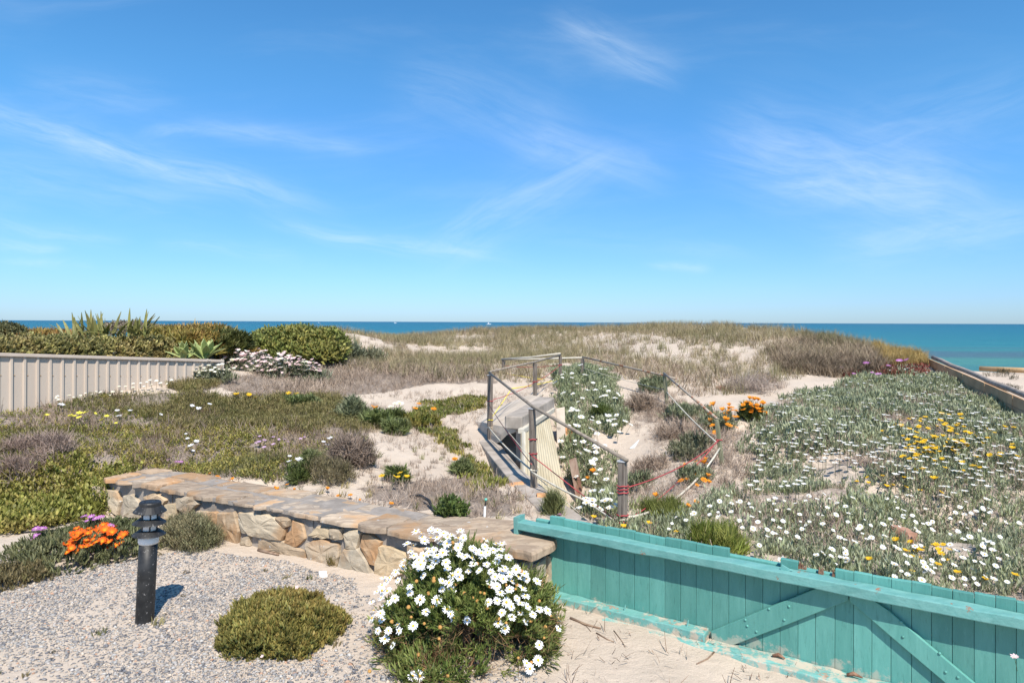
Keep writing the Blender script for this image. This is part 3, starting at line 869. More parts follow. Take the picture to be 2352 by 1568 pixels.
def solid(name, top, drop, mat, parent, bevel=.008):
    """a slab: four or more top corners and the vector to its under side"""
    n = len(top); V_ = list(top) + [v + Vector(drop) for v in top]
    o_ = mesh(name, V_, [tuple(range(n)), tuple(range(2 * n - 1, n - 1, -1))] + [((i + 1) % n, i, n + i, n + (i + 1) % n) for i in range(n)], mat, parent)
    bm_ = bmesh.new(); bm_.from_mesh(o_.data); bmesh.ops.recalc_face_normals(bm_, faces=bm_.faces); bm_.to_mesh(o_.data); bm_.free()
    if bevel:
        md = o_.modifiers.new('bevel', 'BEVEL'); md.width = bevel; md.segments = 2
    return o_


sA, sB, sC, sD, sE = at(1136, 1003, 9.25), at(1196, 968, 8.35), at(1273, 916, 9.75), at(1215, 905, 11.2), at(1075, 965, 11.0)
solid('roof_slab', [sA, at(1150, 997, 8.95), at(1164, 982, 8.8), at(1182, 975, 8.5), sB, sC, sD, sE], (0, 0, -.10), M['concrete_pale'], store)
b0, b1 = at(1199, 957, 8.12), at(1274, 912, 9.58)
bd_ = (b1 - b0).normalized(); bn = Vector((bd_.y, -bd_.x, 0)).normalized()
solid('lintel', [b0, b1, b1 - bn * .22, b0 - bn * .22], (0, 0, -.155), M['concrete'], store, .015)
f0, f1 = at(1199, 985, 8.02), at(1272, 936, 9.5)
fd = (f1 - f0).normalized(); fn_ = Vector((fd.y, -fd.x, 0)).normalized()
solid('door_head', [f0 + fn_ * .02, f1 + fn_ * .02, f1 - fn_ * .05, f0 - fn_ * .05], (0, 0, -.055), M['frame_pale'], store, .004)
# the leaning corrugated door
c00, c10, c01, c11 = at(1199, 992, 8.02), at(1258, 948, 9.36), at(1198, 1190, 7.5), at(1306, 1172, 8.15)
V_, Fc = [], []
NX, NZ = 60, 6
nrm = (c10 - c00).cross(c01 - c00).normalized()
if nrm.y > 0: nrm = -nrm
for j in range(NZ + 1):
    for i in range(NX + 1):
        fx, fz = i / NX, j / NZ
        q = (c00 * (1 - fx) + c10 * fx) * (1 - fz) + (c01 * (1 - fx) + c11 * fx) * fz
        V_.append(q + nrm * (.014 if (i // 2) % 2 else -.014))
for j in range(NZ):
    for i in range(NX): Fc.append((j * (NX + 1) + i, j * (NX + 1) + i + 1, (j + 1) * (NX + 1) + i + 1, (j + 1) * (NX + 1) + i))
dr = mesh('door', V_, Fc, M['sheet'], store)
md = dr.modifiers.new('solid', 'SOLIDIFY'); md.thickness = .006
MB().tube([c00 + nrm * .02, c01 + nrm * .02], .022, 4).build('door_edge', M['frame_pale'], store)
solid('side_wall', [at(1185, 985, 8.3), at(1197, 982, 8.12), at(1197, 982, 8.12) + Vector((.05, .12, 0)), at(1185, 985, 8.3) + Vector((.05, .12, 0))], (0, 0, -.75), M['concrete'], store)
solid('door_post', [at(1277, 938, 9.45), at(1297, 934, 9.5), at(1297, 934, 9.62), at(1277, 938, 9.6)], (.02, -.25, -1.1), M['concrete_pale'], store)
solid('rusty_panel', [at(1306, 1056, 8.35), at(1322, 1050, 8.5), at(1324, 1050, 8.56), at(1308, 1056, 8.41)], (.10, -.22, -.55), M['rust_board'], store, .003)

# ------------------------------------------------------------------ railing posts, pipes, ropes
def post(top, base, w, mat, label, cap=True, lean=None, notch=False):
    """square timber post with split grain faces"""
    top, base = Vector(top), Vector(base)
    t = thing('railing_post', base, label, 'post', 'posts of the rope railing')
    d = (top - base).normalized()
    ax = Vector((.80, -.60, 0)); ay = Vector((.60, .80, 0))
    r_ = random.Random(int(w * 9999) + int(top.x * 77))
    b_ = MB(); V_, Fc = [], []
    n = 7
    for i in range(n + 1):
        q = base - d * .25 + (top - base + d * .25) * i / n
        k = w / 2 * (1 + r_.uniform(-.05, .05))
        V_ += [q + ax * k * i_ + ay * k * j_ for i_, j_ in ((-1, -1), (.1, -1.04), (1, -1), (1, 1), (-1, 1))]
    for i in range(n):
        for j in range(5): Fc.append((i * 5 + j, i * 5 + (j + 1) % 5, i * 5 + 5 + (j + 1) % 5, i * 5 + 5 + j))
    Fc += [(4, 3, 2, 1, 0), tuple(range(n * 5, n * 5 + 5))]
    b_.v, b_.f = V_, Fc
    b_.build('shaft', mat, t, bevel=.005)
    if cap:
        MB().box(top + d * .006, ax * (w / 2 + .004), ay * (w / 2 + .004), d * .005).build('cap', M['cap'], t)
    return t


def mk(x, y0_, y1_, Y, x1=None): return at(x, y0_, Y), at(x1 or x, y1_, Y)
pa_t, pa_b = mk(1126, 862, 1016, 9.5, 1125)
pb_t, pb_b = mk(1222, 939, 1131, 6.75, 1227)
pc_t, pc_b = mk(1430, 1060, 1212, 5.4)
pd_t, pd_b = mk(1229, 834, 965, 11.4, 1228)
pe_t, pe_b = mk(1287, 818, 940, 13.2)
def mkg(x, y0_, y1_, x1):
    g_ = hit1(x1, y1_, 6)
    return at(x, y0_, g_.y), g_


pf_t, pf_b = mkg(1156, 827, 860, 1159)
pg_t, pg_b = mkg(1338, 823, 866, 1338)
ph_t, ph_b = mkg(1526, 864, 928, 1534)
pi_t, pi_b = mkg(1646, 964, 1070, 1659)
post(pa_t, pa_b, .058, M['post'], 'weathered post standing on the upper end of the concrete kerb')
post(pb_t, pb_b, .054, M['post'], 'weathered post halfway down the concrete kerb in front of the corrugated door')
post(pc_t, pc_b, .060, M['post'], 'stout grey post with three red rope loops just behind the teal fence')
post(pd_t, pd_b, .055, M['post'], 'tall grey post on the roof slab of the beach store', False)
post(pe_t, pe_b, .048, M['post'], 'grey post tied with yellow rope behind the lintel corner', False)
post(pf_t, pf_b - Vector((0, 0, .2)), .055, M['post'], 'short dark post at the sandy back corner of the railing', False)
post(pg_t, pg_b - Vector((0, 0, .1)), .055, M['post'], 'thin post among white flowers at the back of the pit', False)
post(ph_t, ph_b - Vector((0, 0, .1)), .048, M['post_green'], 'leaning greenish post with a rusty pipe end at the back of the pit', False)
post(pi_t, pi_b, .042, M['post_green'], 'leaning greenish post by the orange flowers where three ropes meet', False)


def pipe(pts, r_, mat, label):
    o_ = MB().tube(pts, r_, 8).build('handrail_pipe', mat, None, True)
    return tag(o_, label, 'handrail', 'pipes of the rope railing')


up = Vector((0, 0, .03))
pipe([pa_t + up + (pa_t - pc_t).normalized() * .06, pb_t + up, pc_t + up + (pc_t - pb_t).normalized() * .06], .016, M['pipe'], 'long grey handrail pipe sloping down from the kerb to the teal fence')
pipe([pa_t + up * 1.8, pd_t + up * .8, pe_t + up * .8], .016, M['pipe'], 'grey handrail pipe rising over the roof slab of the store')
pipe([pf_t + Vector((-.04, 0, .02)), at(1220, 820, (pf_t.y + pe_t.y) / 2), pe_t + up * 1.8], .017, M['frame_pale'], 'pale upper handrail pipe at the back of the railing')
pipe([pf_t + Vector((-.04, .05, .01)), pf_t * .5 + pg_t * .5 + up * .3, pg_t + up * .6], .017, M['frame_pale'], 'pale lower handrail pipe along the back of the railing')
pipe([pg_t + up, ph_t + up * .5, ph_t + (ph_t - pg_t).normalized() * .3 + up * .1], .016, M['pipe_rust'], 'rust stained handrail pipe sloping to the leaning post')
pipe([ph_t + up * 1.6 + (ph_t - pi_t).normalized() * .06, pi_t + up * .6], .016, M['pipe_rust'], 'handrail pipe descending from the leaning post to the orange flowers')


def rope(name, a, c_, sag, r_, mat, label, n=10):
    pts = []
    for i in range(n + 1):
        t = i / n
        q = Vector(a) * (1 - t) + Vector(c_) * t
        q.z -= 4 * t * (1 - t) * sag
        pts.append(q)
    return tag(MB().tube(pts, r_, 5).build(name, mat, None, True), label, 'rope', 'ropes of the railing')


def pp(t, b_, k): return Vector(t) * (1 - k) + Vector(b_) * k


fr = Vector((-.02, -.05, 0))
rope('red_rope', pp(pa_t, pa_b, .42) + fr, pb_t * .35 + pb_b * .65 + fr, .02, .0045, M['rope_red'], 'red rope from the upper kerb post to the post by the door')
rope('red_rope', pp(pb_t, pb_b, .54) + fr, at(1330, 1130, 6.3), -.0, .005, M['rope_red'], 'red rope slanting past the corrugated door into the pit')
rope('red_rope', at(1330, 1130, 6.3), pp(pc_t, pc_b, .9) + Vector((-.04, 0, 0)), .0, .005, M['rope_red'], 'red rope low behind the teal fence running to the stout post')
rope('red_rope', pp(pa_t, pa_b, .36) + Vector((.04, 0, 0)), pd_t * .67 + pd_b * .33, .03, .005, M['rope_red'], 'red rope behind the long handrail from kerb post to roof post')
rope('red_rope', pp(pd_t, pd_b, .33), pp(pe_t, pe_b, .16), .03, .005, M['rope_red'], 'red rope between the two posts on the roof slab')
rope('red_rope', pp(pf_t, pf_b, .4), pp(pe_t, pe_b, .16), .04, .0045, M['rope_red'], 'thin red rope along the back of the railing')
rope('red_rope', pp(pc_t, pc_b, .38) + Vector((.05, 0, 0)), pp(pi_t, pi_b, .45), .06, .005, M['rope_red'], 'upper red rope sagging from the stout post to the leaning post')
rope('red_rope', pp(pc_t, pc_b, .86) + Vector((.05, 0, 0)), at(1573, 1090, 7.2), .03, .005, M['rope_red'], 'lower red rope between the stout post and the orange flowers')
rope('red_rope', at(1573, 1090, 7.2), pp(pi_t, pi_b, .40), .03, .005, M['rope_red'], 'red rope rising steeply to the leaning post')
rope('yellow_rope', pf_b + Vector((0, 0, .02)), at(1247, 871, 13), .01, .008, M['rope_yellow'], 'yellow rope slanting down behind the roof post')
rope('yellow_rope', pp(pe_t, pe_b, .42), at(1175, 892, 10.5), .02, .008, M['rope_yellow'], 'yellow rope tied round the post by the lintel')
rope('yellow_rope', at(1175, 892, 10.5), pp(pa_t, pa_b, .66), .01, .007, M['rope_yellow'], 'yellow rope running low to the upper kerb post')
rope('white_rope', pp(pa_t, pa_b, .76) + fr, pb_t * .28 + pb_b * .72 + fr + Vector((0, 0, .0)), .03, .010, M['rope_white'], 'thick white rope along the kerb above the dark opening')
rope('white_rope', pp(pb_t, pb_b, .74) + fr, at(1345, 1150, 6.0), .01, .010, M['rope_white'], 'thick white rope sloping over the corrugated door')
rope('white_rope', at(1345, 1150, 6.0), pp(pc_t, pc_b, .92) + Vector((-.04, 0, 0)), .0, .008, M['rope_white'], 'white rope low beside the white flowers behind the fence')
rope('white_rope', pp(pe_t, pe_b, .52), pd_t * .4 + pd_b * .6, .03, .008, M['rope_white'], 'white rope drooping to the roof post')
rope('white_rope', pd_t * .4 + pd_b * .6, pp(pa_t, pa_b, .78), .08, .008, M['rope_white'], 'white rope sagging low over the roof slab')
rope('white_rope', pg_t * .5 + pg_b * .5, pp(ph_t, ph_b, .5), .02, .005, M['rope_white'], 'thin white rope crossing the back of the pit')
rope('white_rope', pp(ph_t, ph_b, .55), pp(pi_t, pi_b, .55), .03, .009, M['rope_white'], 'white rope running down from the leaning post at the back')
rope('white_rope', pp(pi_t, pi_b, .6), pp(pc_t, pc_b, .84) + Vector((.05, 0, 0)), .16, .011, M['rope_white'], 'thick white rope sagging above the orange flowers')
rope('wire', at(1128, 945, 9.45), at(1238, 1075, 6.7), .0, .004, M['rope_white'], 'thin grey wire crossing the dark kerb opening')
rope('wire', at(1228, 1090, 6.7), at(1345, 1190, 5.9), .0, .004, M['rope_white'], 'thin grey wire running from the door post to the teal fence')


def loops(t, b_, ks, w, mat, name, label):
    """turns of rope round a post, in one knot"""
    m_ = MB()
    for k in ks:
        c_ = pp(t, b_, k); pts = []
        for j in range(9):
            an = j / 8 * 2 * math.pi + .6
            e = max(abs(math.cos(an)), abs(math.sin(an)))
            q = Vector((.8, -.6, 0)) * math.cos(an) / e + Vector((.6, .8, 0)) * math.sin(an) / e
            pts.append(c_ + q * (w / 2 + .007) + Vector((0, 0, .006 * math.sin(j * 2.3))))
        m_.tube(pts, .0055, 5)
    return tag(m_.build(name, mat, None, True), label, 'rope', 'rope turns tied round railing posts')


loops(pc_t, pc_b, (.36, .41, .46), .06, M['rope_red'], 'rope_knot', 'three red rope turns high on the stout post')
loops(pc_t, pc_b, (.80, .9), .06, M['rope_red'], 'rope_knot', 'two red rope turns low on the stout post')
loops(pc_t, pc_b, (.86, .97), .06, M['rope_white'], 'rope_knot', 'white rope turns at the foot of the stout post')
loops(pb_t, pb_b, (.36,), .054, M['rope_red'], 'rope_knot', 'upper red rope turn on the post by the door')
loops(pb_t, pb_b, (.53,), .054, M['rope_red'], 'rope_knot', 'lower red rope turn on the post by the door')
loops(pb_t, pb_b, (.73,), .054, M['rope_white'], 'rope_knot', 'white rope turn on the post by the door')
loops(pa_t, pa_b, (.38,), .058, M['rope_red'], 'rope_knot', 'red rope turn on the upper kerb post')
loops(pa_t, pa_b, (.66,), .058, M['rope_yellow'], 'rope_knot', 'yellow rope turn on the upper kerb post')
loops(pa_t, pa_b, (.77,), .058, M['rope_white'], 'rope_knot', 'white rope turn on the upper kerb post')
loops(pd_t, pd_b, (.32,), .055, M['rope_red'], 'rope_knot', 'red rope turn on the tall roof post')
loops(pe_t, pe_b, (.16,), .048, M['rope_red'], 'rope_knot', 'red rope turn near the top of the post behind the lintel')
loops(pe_t, pe_b, (.42,), .048, M['rope_yellow'], 'rope_knot', 'yellow rope turn on the post behind the lintel')
loops(pi_t, pi_b, (.43,), .042, M['rope_red'], 'rope_knot', 'red rope turn on the leaning post by the orange flowers')

# ------------------------------------------------------------------ garden lamp
lb = Vector(at(332, 1434, 4.46)); lb.z = float(ground(lb.x, lb.y)) - .01
LA = (at(345, 1160, 4.47) - lb).normalized()
lamp = thing('garden_lamp', lb, 'black bollard garden lamp with three louvred rings standing in the gravel', 'garden lamp')
MB().lathe(lb, [(.056, -.1), (.056, .02), (.056, .3), (.056, .515)], 28, LA).build('lamp_post', M['black'], lamp, True)
MB().lathe(lb, [(.057, .516), (.062, .528), (.062, .565), (.056, .572)], 28, LA).build('collar', M['lens'], lamp, True)
MB().lathe(lb, [(.047, .556), (.047, .75)], 24, LA).build('lens', M['lens'], lamp, True)
for z in (.572, .647):
    MB().lathe(lb, [(.056, z + .030), (.096, z), (.101, z + .002), (.097, z + .006), (.060, z + .034), (.056, z + .034)], 32, LA).build('louvre', M['black'], lamp)
MB().lathe(lb, [(.050, .724), (.096, .722), (.101, .725), (.068, .762), (.066, .781), (.061, .788), (.042, .791), (.038, .788), (.004, .788)], 32, LA).build('lamp_cap', M['black'], lamp)
la = LA.orthogonal().normalized(); lc = LA.cross(la)
for k in range(6):
    an = k * math.pi / 3 + .3
    q = lb + (la * math.cos(an) + lc * math.sin(an)) * .051
    MB().tube([q + LA * .556, q + LA * .75], .004, 5).build('stay', M['black'], lamp)

# ------------------------------------------------------------------ steel sheet fence at the left
F1, F2 = at(0, 810, 9.0), at(508, 826, 12.0)
fdir = Vector((F2.x - F1.x, F2.y - F1.y, 0)); flen = fdir.length; fdir.normalize()
fnr = Vector((fdir.y, -fdir.x, 0))
sf = thing('steel_fence', (F1 + F2) / 2 - Vector((0, 0, .5)), 'cream ribbed steel sheet fence in front of the hedge', 'fence')


def fz(s): return F1.z + (F2.z - F1.z) * s / flen


ribs = []
x0 = 40.0
NR = 21
for i in range(-10, NR):
    ribs.append(flen * (i + .8) / (NR + .2))
for i, s in enumerate(ribs):
    q = F1 + fdir * s; q.z = fz(s)
    h_ = 1.15
    V_ = []
    for zz in (-.025, -h_):
        for (a, d_) in ((-.022, 0), (-.013, .024), (.013, .024), (.022, 0)):
            V_.append(Vector((q.x, q.y, q.z + zz)) + fdir * a + fnr * d_)
    mesh('rib', V_, [(0, 1, 5, 4), (1, 2, 6, 5), (2, 3, 7, 6), (3, 2, 1, 0)], M['cream_steel'], sf)
    s1 = ribs[i + 1] if i + 1 < len(ribs) else flen
    q1 = F1 + fdir * (s1 - .021); q1.z = fz(s1)
    q0 = F1 + fdir * (s + .021); q0.z = fz(s)
    if s1 > s + .07:
        mesh('panel', [q0 - Vector((0, 0, .025)), q1 - Vector((0, 0, .025)), q1 - Vector((0, 0, h_)), q0 - Vector((0, 0, h_))], [(0, 1, 2, 3)], M['cream_steel'], sf)
    qs = q0 - Vector((0, 0, .30)) + fdir * .02 + fnr * .002
    MB().lathe(qs, [(.008, 0), (.006, .005)], 6, fnr).build('screw', M['log_pale'], sf)
e0 = F1 + fdir * (ribs[0] - .1); e0.z = fz(ribs[0] - .1)
solid('top_rail', [e0 + fnr * .045, F2 + fdir * .03 + fnr * .045, F2 + fdir * .03 - fnr * .02, e0 - fnr * .02], (0, 0, -.045), M['rail_steel'], sf, .005)
ep = F2 + fdir * .03
solid('end_post', [ep + fnr * .04 - fdir * .05, ep + fnr * .04, ep - fnr * .02, ep - fnr * .02 - fdir * .05], (0, 0, -1.0), M['rail_steel'], sf, .004)

# ------------------------------------------------------------------ timber edging and log rail at the right
la0, la1 = at(2143, 821, 15.6), at(2420, 935, 8.8)
rd = (la1 - la0).normalized()
te = thing('timber_edging', (la0 + la1) / 2 - Vector((0, 0, .4)), 'long round log on brown boards holding the flower slope at the right', 'edging')
MB().tube([la0 + (la1 - la0) * k / 8 + Vector((0, 0, .012 * math.sin(k * 2.2))) for k in range(9)], .044, 10).build('log', M['log'], te, True)
nn = Vector((rd.y, -rd.x, 0)).normalized()
if nn.x > 0: nn = -nn
ks = [0, .22, .42, .62, .82, 1.0]
for i in range(5):
    q0, q1 = la0 + (la1 - la0) * (ks[i] + .002) + Vector((0, 0, -.03)), la0 + (la1 - la0) * (ks[i + 1] - .002) + Vector((0, 0, -.03))
    for (z0, z1) in ((0, -.16), (-.165, -.40)):
        V_ = [q0 + nn * .09 + Vector((0, 0, z0)), q1 + nn * .09 + Vector((0, 0, z0)), q1 + nn * .055 + Vector((0, 0, z0)), q0 + nn * .055 + Vector((0, 0, z0))]
        solid('board', V_, (0, 0, z1 - z0), M['board_brown'], te, .004)
lr0, lr1 = at(2250, 846, 15.4), at(2460, 857, 14.2)
lf = thing('log_rail', at(2300, 880, 15.0), 'pale round log rail on a short post above the beach', 'rail')
MB().tube([lr0, (lr0 + lr1) / 2 + Vector((0, 0, .01)), lr1], [.055, .06, .06], 10).build('log', M['log_pale'], lf, True)
for x in (2303, 2420):
    q = at(x, 852, 15.05 if x == 2303 else 14.4)
    MB().tube([q + Vector((0, .02, -.02)), q + Vector((0, .02, -.8))], .06, 9).build('post', M['log_pale'], lf, True)

# ------------------------------------------------------------------ boats
def boat(x, d_, L, label, fly=True):
    dx = (x - CX) / F * d_
    t = thing('motor_boat', (dx, d_, -5.0), label, 'boat', 'boats on the horizon')
    q = Vector((dx, d_, -5.0))
    h_ = L * .12
    prof = [(-.5, .13), (-.3, .15), (.1, .15), (.35, .09), (.5, .005)]
    V_, Fc = [], []
    for (a, w_) in prof:
        zt = h_ * (1 + .5 * max(a, 0))
        V_ += [q + Vector((a * L, -w_ * L, zt)), q + Vector((a * L * .93, -w_ * L * .7, -.3)), q + Vector((a * L * .93, w_ * L * .7, -.3)), q + Vector((a * L, w_ * L, zt))]
    for i in range(4):
        for j in range(3): Fc.append((i * 4 + j, i * 4 + j + 1, i * 4 + 5 + j, i * 4 + 4 + j))
        Fc.append((i * 4 + 3, i * 4, i * 4 + 4, i * 4 + 7))
    Fc.append((0, 1, 2, 3))
    mesh('hull', V_, Fc, M['boat_white'], t)
    c_ = q + Vector((-.02 * L, 0, h_))
    solid('cabin', [c_ + Vector((a * L, s * .1 * L, .16 * L)) for a, s in ((-.22, -1), (.1, -1), (.1, 1), (-.22, 1))], (0, 0, -.16 * L), M['boat_white'], t, 0)
    solid('window_band', [c_ + Vector((a * L, s * .103 * L, .13 * L)) for a, s in ((-.2, -1), (.104, -1), (.104, 1), (-.2, 1))], (0, 0, -.05 * L), M['boat_dark'], t, 0)
    if fly:
        solid('flybridge', [c_ + Vector((a * L, s * .08 * L, .25 * L)) for a, s in ((-.18, -1), (0, -1), (0, 1), (-.18, 1))], (0, 0, -.09 * L), M['boat_white'], t, 0)
    MB().tube([c_ + Vector((-.1 * L, 0, .16 * L)), c_ + Vector((-.1 * L, 0, .42 * L))], L * .008, 5).build('mast', M['boat_white'], t)
    return t


boat(1123, 2000, 13, 'larger white motor boat above the grassy dune top')
boat(908, 2900, 12, 'smaller white motor boat left of the larger one, on the horizon')
boat(732, 3000, 7, 'tiny white boat above the end of the green shrub', False)

# ------------------------------------------------------------------ plant pieces
def strips(specs):
    """specs: list of (centre points (k,3), widths (k), side vector, colour multiplier) -> verts, tris, tip, mult"""
    V_, T, H, J = [], [], [], []
    for pts, w, side, mul in specs:
        k = len(V_); n = len(pts); side = np.asarray(side)
        for i in range(n):
            h = i / (n - 1)
            if i == n - 1 and w[i] < 1e-4:
                V_.append(pts[i]); H.append(h); J.append(mul)
            else:
                V_.append(pts[i] - side * w[i] / 2); V_.append(pts[i] + side * w[i] / 2); H += [h, h]; J += [mul, mul]
        last1 = w[-1] < 1e-4
        for i in range(n - 1):
            a = k + 2 * i
            if i == n - 2 and last1: T.append((a, a + 1, a + 2))
            else: T += [(a, a + 1, a + 3), (a, a + 3, a + 2)]
    return np.array(V_, np.float32), np.array(T, np.int32), np.array(H, np.float32), np.array(J, np.float32)


def blade(r, L, w, az, l0, l1, base, n=3, prof=None, twist=.3):
    pts = [np.array(base, float)]
    for i in range(n):
        l = l0 + (l1 - l0) * (i + .5) / n
        pts.append(pts[-1] + L / n * np.array([math.cos(az) * math.sin(l), math.sin(az) * math.sin(l), math.cos(l)]))
    a2 = az + math.pi / 2 + r.uniform(-twist, twist)
    side = np.array([math.cos(a2), math.sin(a2), r.uniform(-.3, .3)])
    pr = prof or [1 - i / n for i in range(n + 1)]
    return np.array(pts), [w * q for q in pr], side, r.uniform(.72, 1.28)


def tuft(seed, nb, L, w, l0, l1, spread, n=3, prof=None, lv=.3):
    r = np.random.default_rng(seed); sp = []
    for _ in range(nb):
        az = r.uniform(0, 2 * math.pi); q = spread * math.sqrt(r.random())
        ln = L * r.uniform(1 - lv, 1 + lv)
        a = r.uniform(0, 2 * math.pi)
        sp.append(blade(r, ln, w * r.uniform(.75, 1.25), az, r.uniform(0, l0), l1 * r.uniform(.5, 1.2), (q * math.cos(a), q * math.sin(a), 0), n, prof))
    return strips(sp)


LEAFP = [.35, 1.0, .75, 0]


def sprig(seed, ns, nl, H, leafL, leafW, out=.6, spread=.02, prof=(.5, 1.0, 0), up=.9):
    """stems carrying small leaves that point up and out"""
    r = np.random.default_rng(seed); sp = []
    for _ in range(ns):
        az = r.uniform(0, 6.283); ln = r.uniform(.1, out); h = H * r.uniform(.7, 1.15)
        d = np.array([math.cos(az) * math.sin(ln), math.sin(az) * math.sin(ln), math.cos(ln)])
        b0 = np.array([spread * r.uniform(-1, 1), spread * r.uniform(-1, 1), 0])
        for i in range(nl):
            k = (i + .7) / nl
            la = r.uniform(0, 6.283); ll = r.uniform(.25, up) * (1.15 - .5 * k)
            sp.append(blade(r, leafL * r.uniform(.7, 1.2), leafW * r.uniform(.8, 1.2), la, ll, ll * .9 + .1, b0 + d * h * k, len(prof) - 1, list(prof)))
    return strips(sp)


def twigs(seed, nb, L, w, flat=1.35, spread=.06):
    r = np.random.default_rng(seed); sp = []
    for _ in range(nb):
        az = r.uniform(0, 6.283); a = r.uniform(0, 6.283); q = spread * math.sqrt(r.random())
        l0 = r.uniform(.2, flat); l1 = l0 + r.uniform(-.2, .9)
        sp.append(blade(r, L * r.uniform(.5, 1.3), w, az, l0, l1, (q * math.cos(a), q * math.sin(a), r.uniform(0, .02)), 2, [1, .9, .5], 1.2))
    return strips(sp)


def scatter(name, protos, P, sc, cols, mat=None, parent=None, tip=None, tipk=0.0, seed=1, lean=.15, nrm=None, sink=.0, mat_key='leaf', kind=None, label=None, cat=None):
    """many plant pieces joined into one mesh"""
    r = np.random.default_rng(seed)
    P = np.asarray(P, float); N = len(P)
    if not N: return None
    which = r.integers(0, len(protos), N)
    yaw = r.uniform(0, 2 * math.pi, N)
    sc = np.broadcast_to(sc, (N,)) if np.ndim(sc) < 1 else sc
    VV, TT, CC = [], [], []
    off = 0
    for pi_, (v, t, h, j) in enumerate(protos):
        idx = np.where(which == pi_)[0]
        if not len(idx): continue
        c, s = np.cos(yaw[idx]), np.sin(yaw[idx])
        k = np.asarray(sc)[idx]
        x = (v[None, :, 0] * c[:, None] - v[None, :, 1] * s[:, None]) * k[:, None]
        y = (v[None, :, 0] * s[:, None] + v[None, :, 1] * c[:, None]) * k[:, None]
        z = v[None, :, 2] * k[:, None]
        if nrm is not None:
            n_ = nrm[idx]; n_ = n_ / np.linalg.norm(n_, axis=1, keepdims=True)
            a = np.cross(n_, np.array([.31, .12, .94])); a /= np.linalg.norm(a, axis=1, keepdims=True) + 1e-9
            b_ = np.cross(n_, a)
            Q = x[..., None] * a[:, None] + y[..., None] * b_[:, None] + z[..., None] * n_[:, None]
        else:
            lx, ly = r.normal(0, lean, len(idx)), r.normal(0, lean, len(idx))
            Q = np.stack([x + z * lx[:, None], y + z * ly[:, None], z], -1)
        Q = Q + P[idx][:, None, :]
        Q[..., 2] -= sink
        base = cols[idx][:, None, :] * j[None, :, None]
        if tip is not None:
            hh = (h * tipk)[None, :, None]
            base = base * (1 - hh) + np.array(tip)[None, None] * j[None, :, None] * hh
        VV.append(Q.reshape(-1, 3)); CC.append(np.broadcast_to(base, Q.shape).reshape(-1, 3))
        TT.append((t[None] + (off + np.arange(len(idx)) * len(v))[:, None, None]).reshape(-1, 3))
        off += len(idx) * len(v)
    o_ = bigmesh(name, np.concatenate(VV), np.concatenate(TT), M[mat_key] if mat is None else mat, np.concatenate(CC), parent)
    return tag(o_, label, cat, None, kind)


def palette(N, pal, seed=0, P=None, scale=1.2, rand=.25):
    """a colour per piece, drifting between the palette's entries over the ground"""
    r = np.random.default_rng(seed)
    pal = np.array(pal)
    if P is not None:
        f = fbm(P[:, 0] * scale + seed * 3.1, P[:, 1] * scale + seed, 4)
        f = np.clip((f - .25) / .5, 0, 1)
    else: f = r.random(N)
    f = np.clip(f + r.normal(0, rand, N), 0, .999) * (len(pal) - 1)
    i = f.astype(int); k = (f - i)[:, None]
    c = pal[i] * (1 - k) + pal[np.minimum(i + 1, len(pal) - 1)] * k
    return c * r.uniform(.8, 1.2, (N, 1))


SIL = [(.165, .195, .075), (.23, .26, .13), (.32, .34, .205), (.22, .245, .095)]
GRN = [(.150, .170, .032), (.215, .225, .046), (.28, .26, .060), (.34, .275, .08)]
OLV = [(.160, .150, .050), (.205, .180, .065), (.245, .190, .080), (.18, .17, .055)]
DRY = [(.26, .195, .145), (.36, .28, .215), (.46, .37, .295), (.31, .235, .18)]
GRASS = [(.175, .17, .070), (.26, .225, .110), (.36, .29, .165), (.22, .205, .09), (.33, .26, .165)]
BRT = [(.14, .165, .035), (.20, .20, .048), (.28, .23, .06), (.18, .19, .042)]

silver_p = [sprig(20 + i, 5, 5, .075, .042, .0098, .6, .035, (.7, 1, 0), .8) for i in range(4)]
heath_p = [sprig(30 + i, 7, 6, .060, .020, .006, .6, .035, (.8, 0), .9) for i in range(4)]
mat_p = [sprig(40 + i, 5, 5, .060, .022, .011, .9, .035, (.7, 1, 0), 1.2) for i in range(4)]
twig_p = [twigs(50 + i, 12, .085, .0042, 1.35, .05) for i in range(4)]
bigtwig_p = [twigs(55 + i, 12, .22, .0058, 1.2, .08) for i in range(4)]
dune_p = [tuft(60 + i, 17, .34, .0095, .4, 1.05, .11, 2) for i in range(5)]
dune_dry_p = [tuft(70 + i, 17, .27, .0095, .8, 2.0, .14, 2) for i in range(4)]
hump_p = [tuft(75 + i, 20, .46, .012, .7, 1.7, .16, 2) for i in range(4)]
strap_p = [tuft(80 + i, 22, .15, .013, .5, 1.3, .03, 3, [.6, 1, .85, 0]) for i in range(4)]
finger_p = [sprig(90 + i, 4, 5, .055, .042, .0095, .6, .02, (1, .95, .3), .7) for i in range(4)]
carpet_p = [tuft(95 + i, 12, .060, .0125, .6, .9, .05, 2, [.9, 1, 0]) for i in range(3)]
green_p = [tuft(98 + i, 18, .10, .006, .5, 1.0, .05, 2) for i in range(3)]


def dens(P, scale, lo, hi, seed):
    """keep points where a drifting noise allows it"""
    f = fbm(P[:, 0] * scale + seed, P[:, 1] * scale + seed * 1.7, 4)
    return np.random.default_rng(seed).random(len(P)) < sstep(lo, hi, f)


behind = lambda P: barrier(P[:, 0], P[:, 1]) > .02
notkerb = lambda P: ~((P[:, 0] > np.interp(P[:, 1], [5.6, 7.6, 9.5, 10.2], [.30, -.17, -.53, -.66])) & (P[:, 0] < np.interp(P[:, 1], [5.6, 7.6, 9.5, 10.2], [.70, .12, -.2, -.3])) & (P[:, 1] < 10.3))


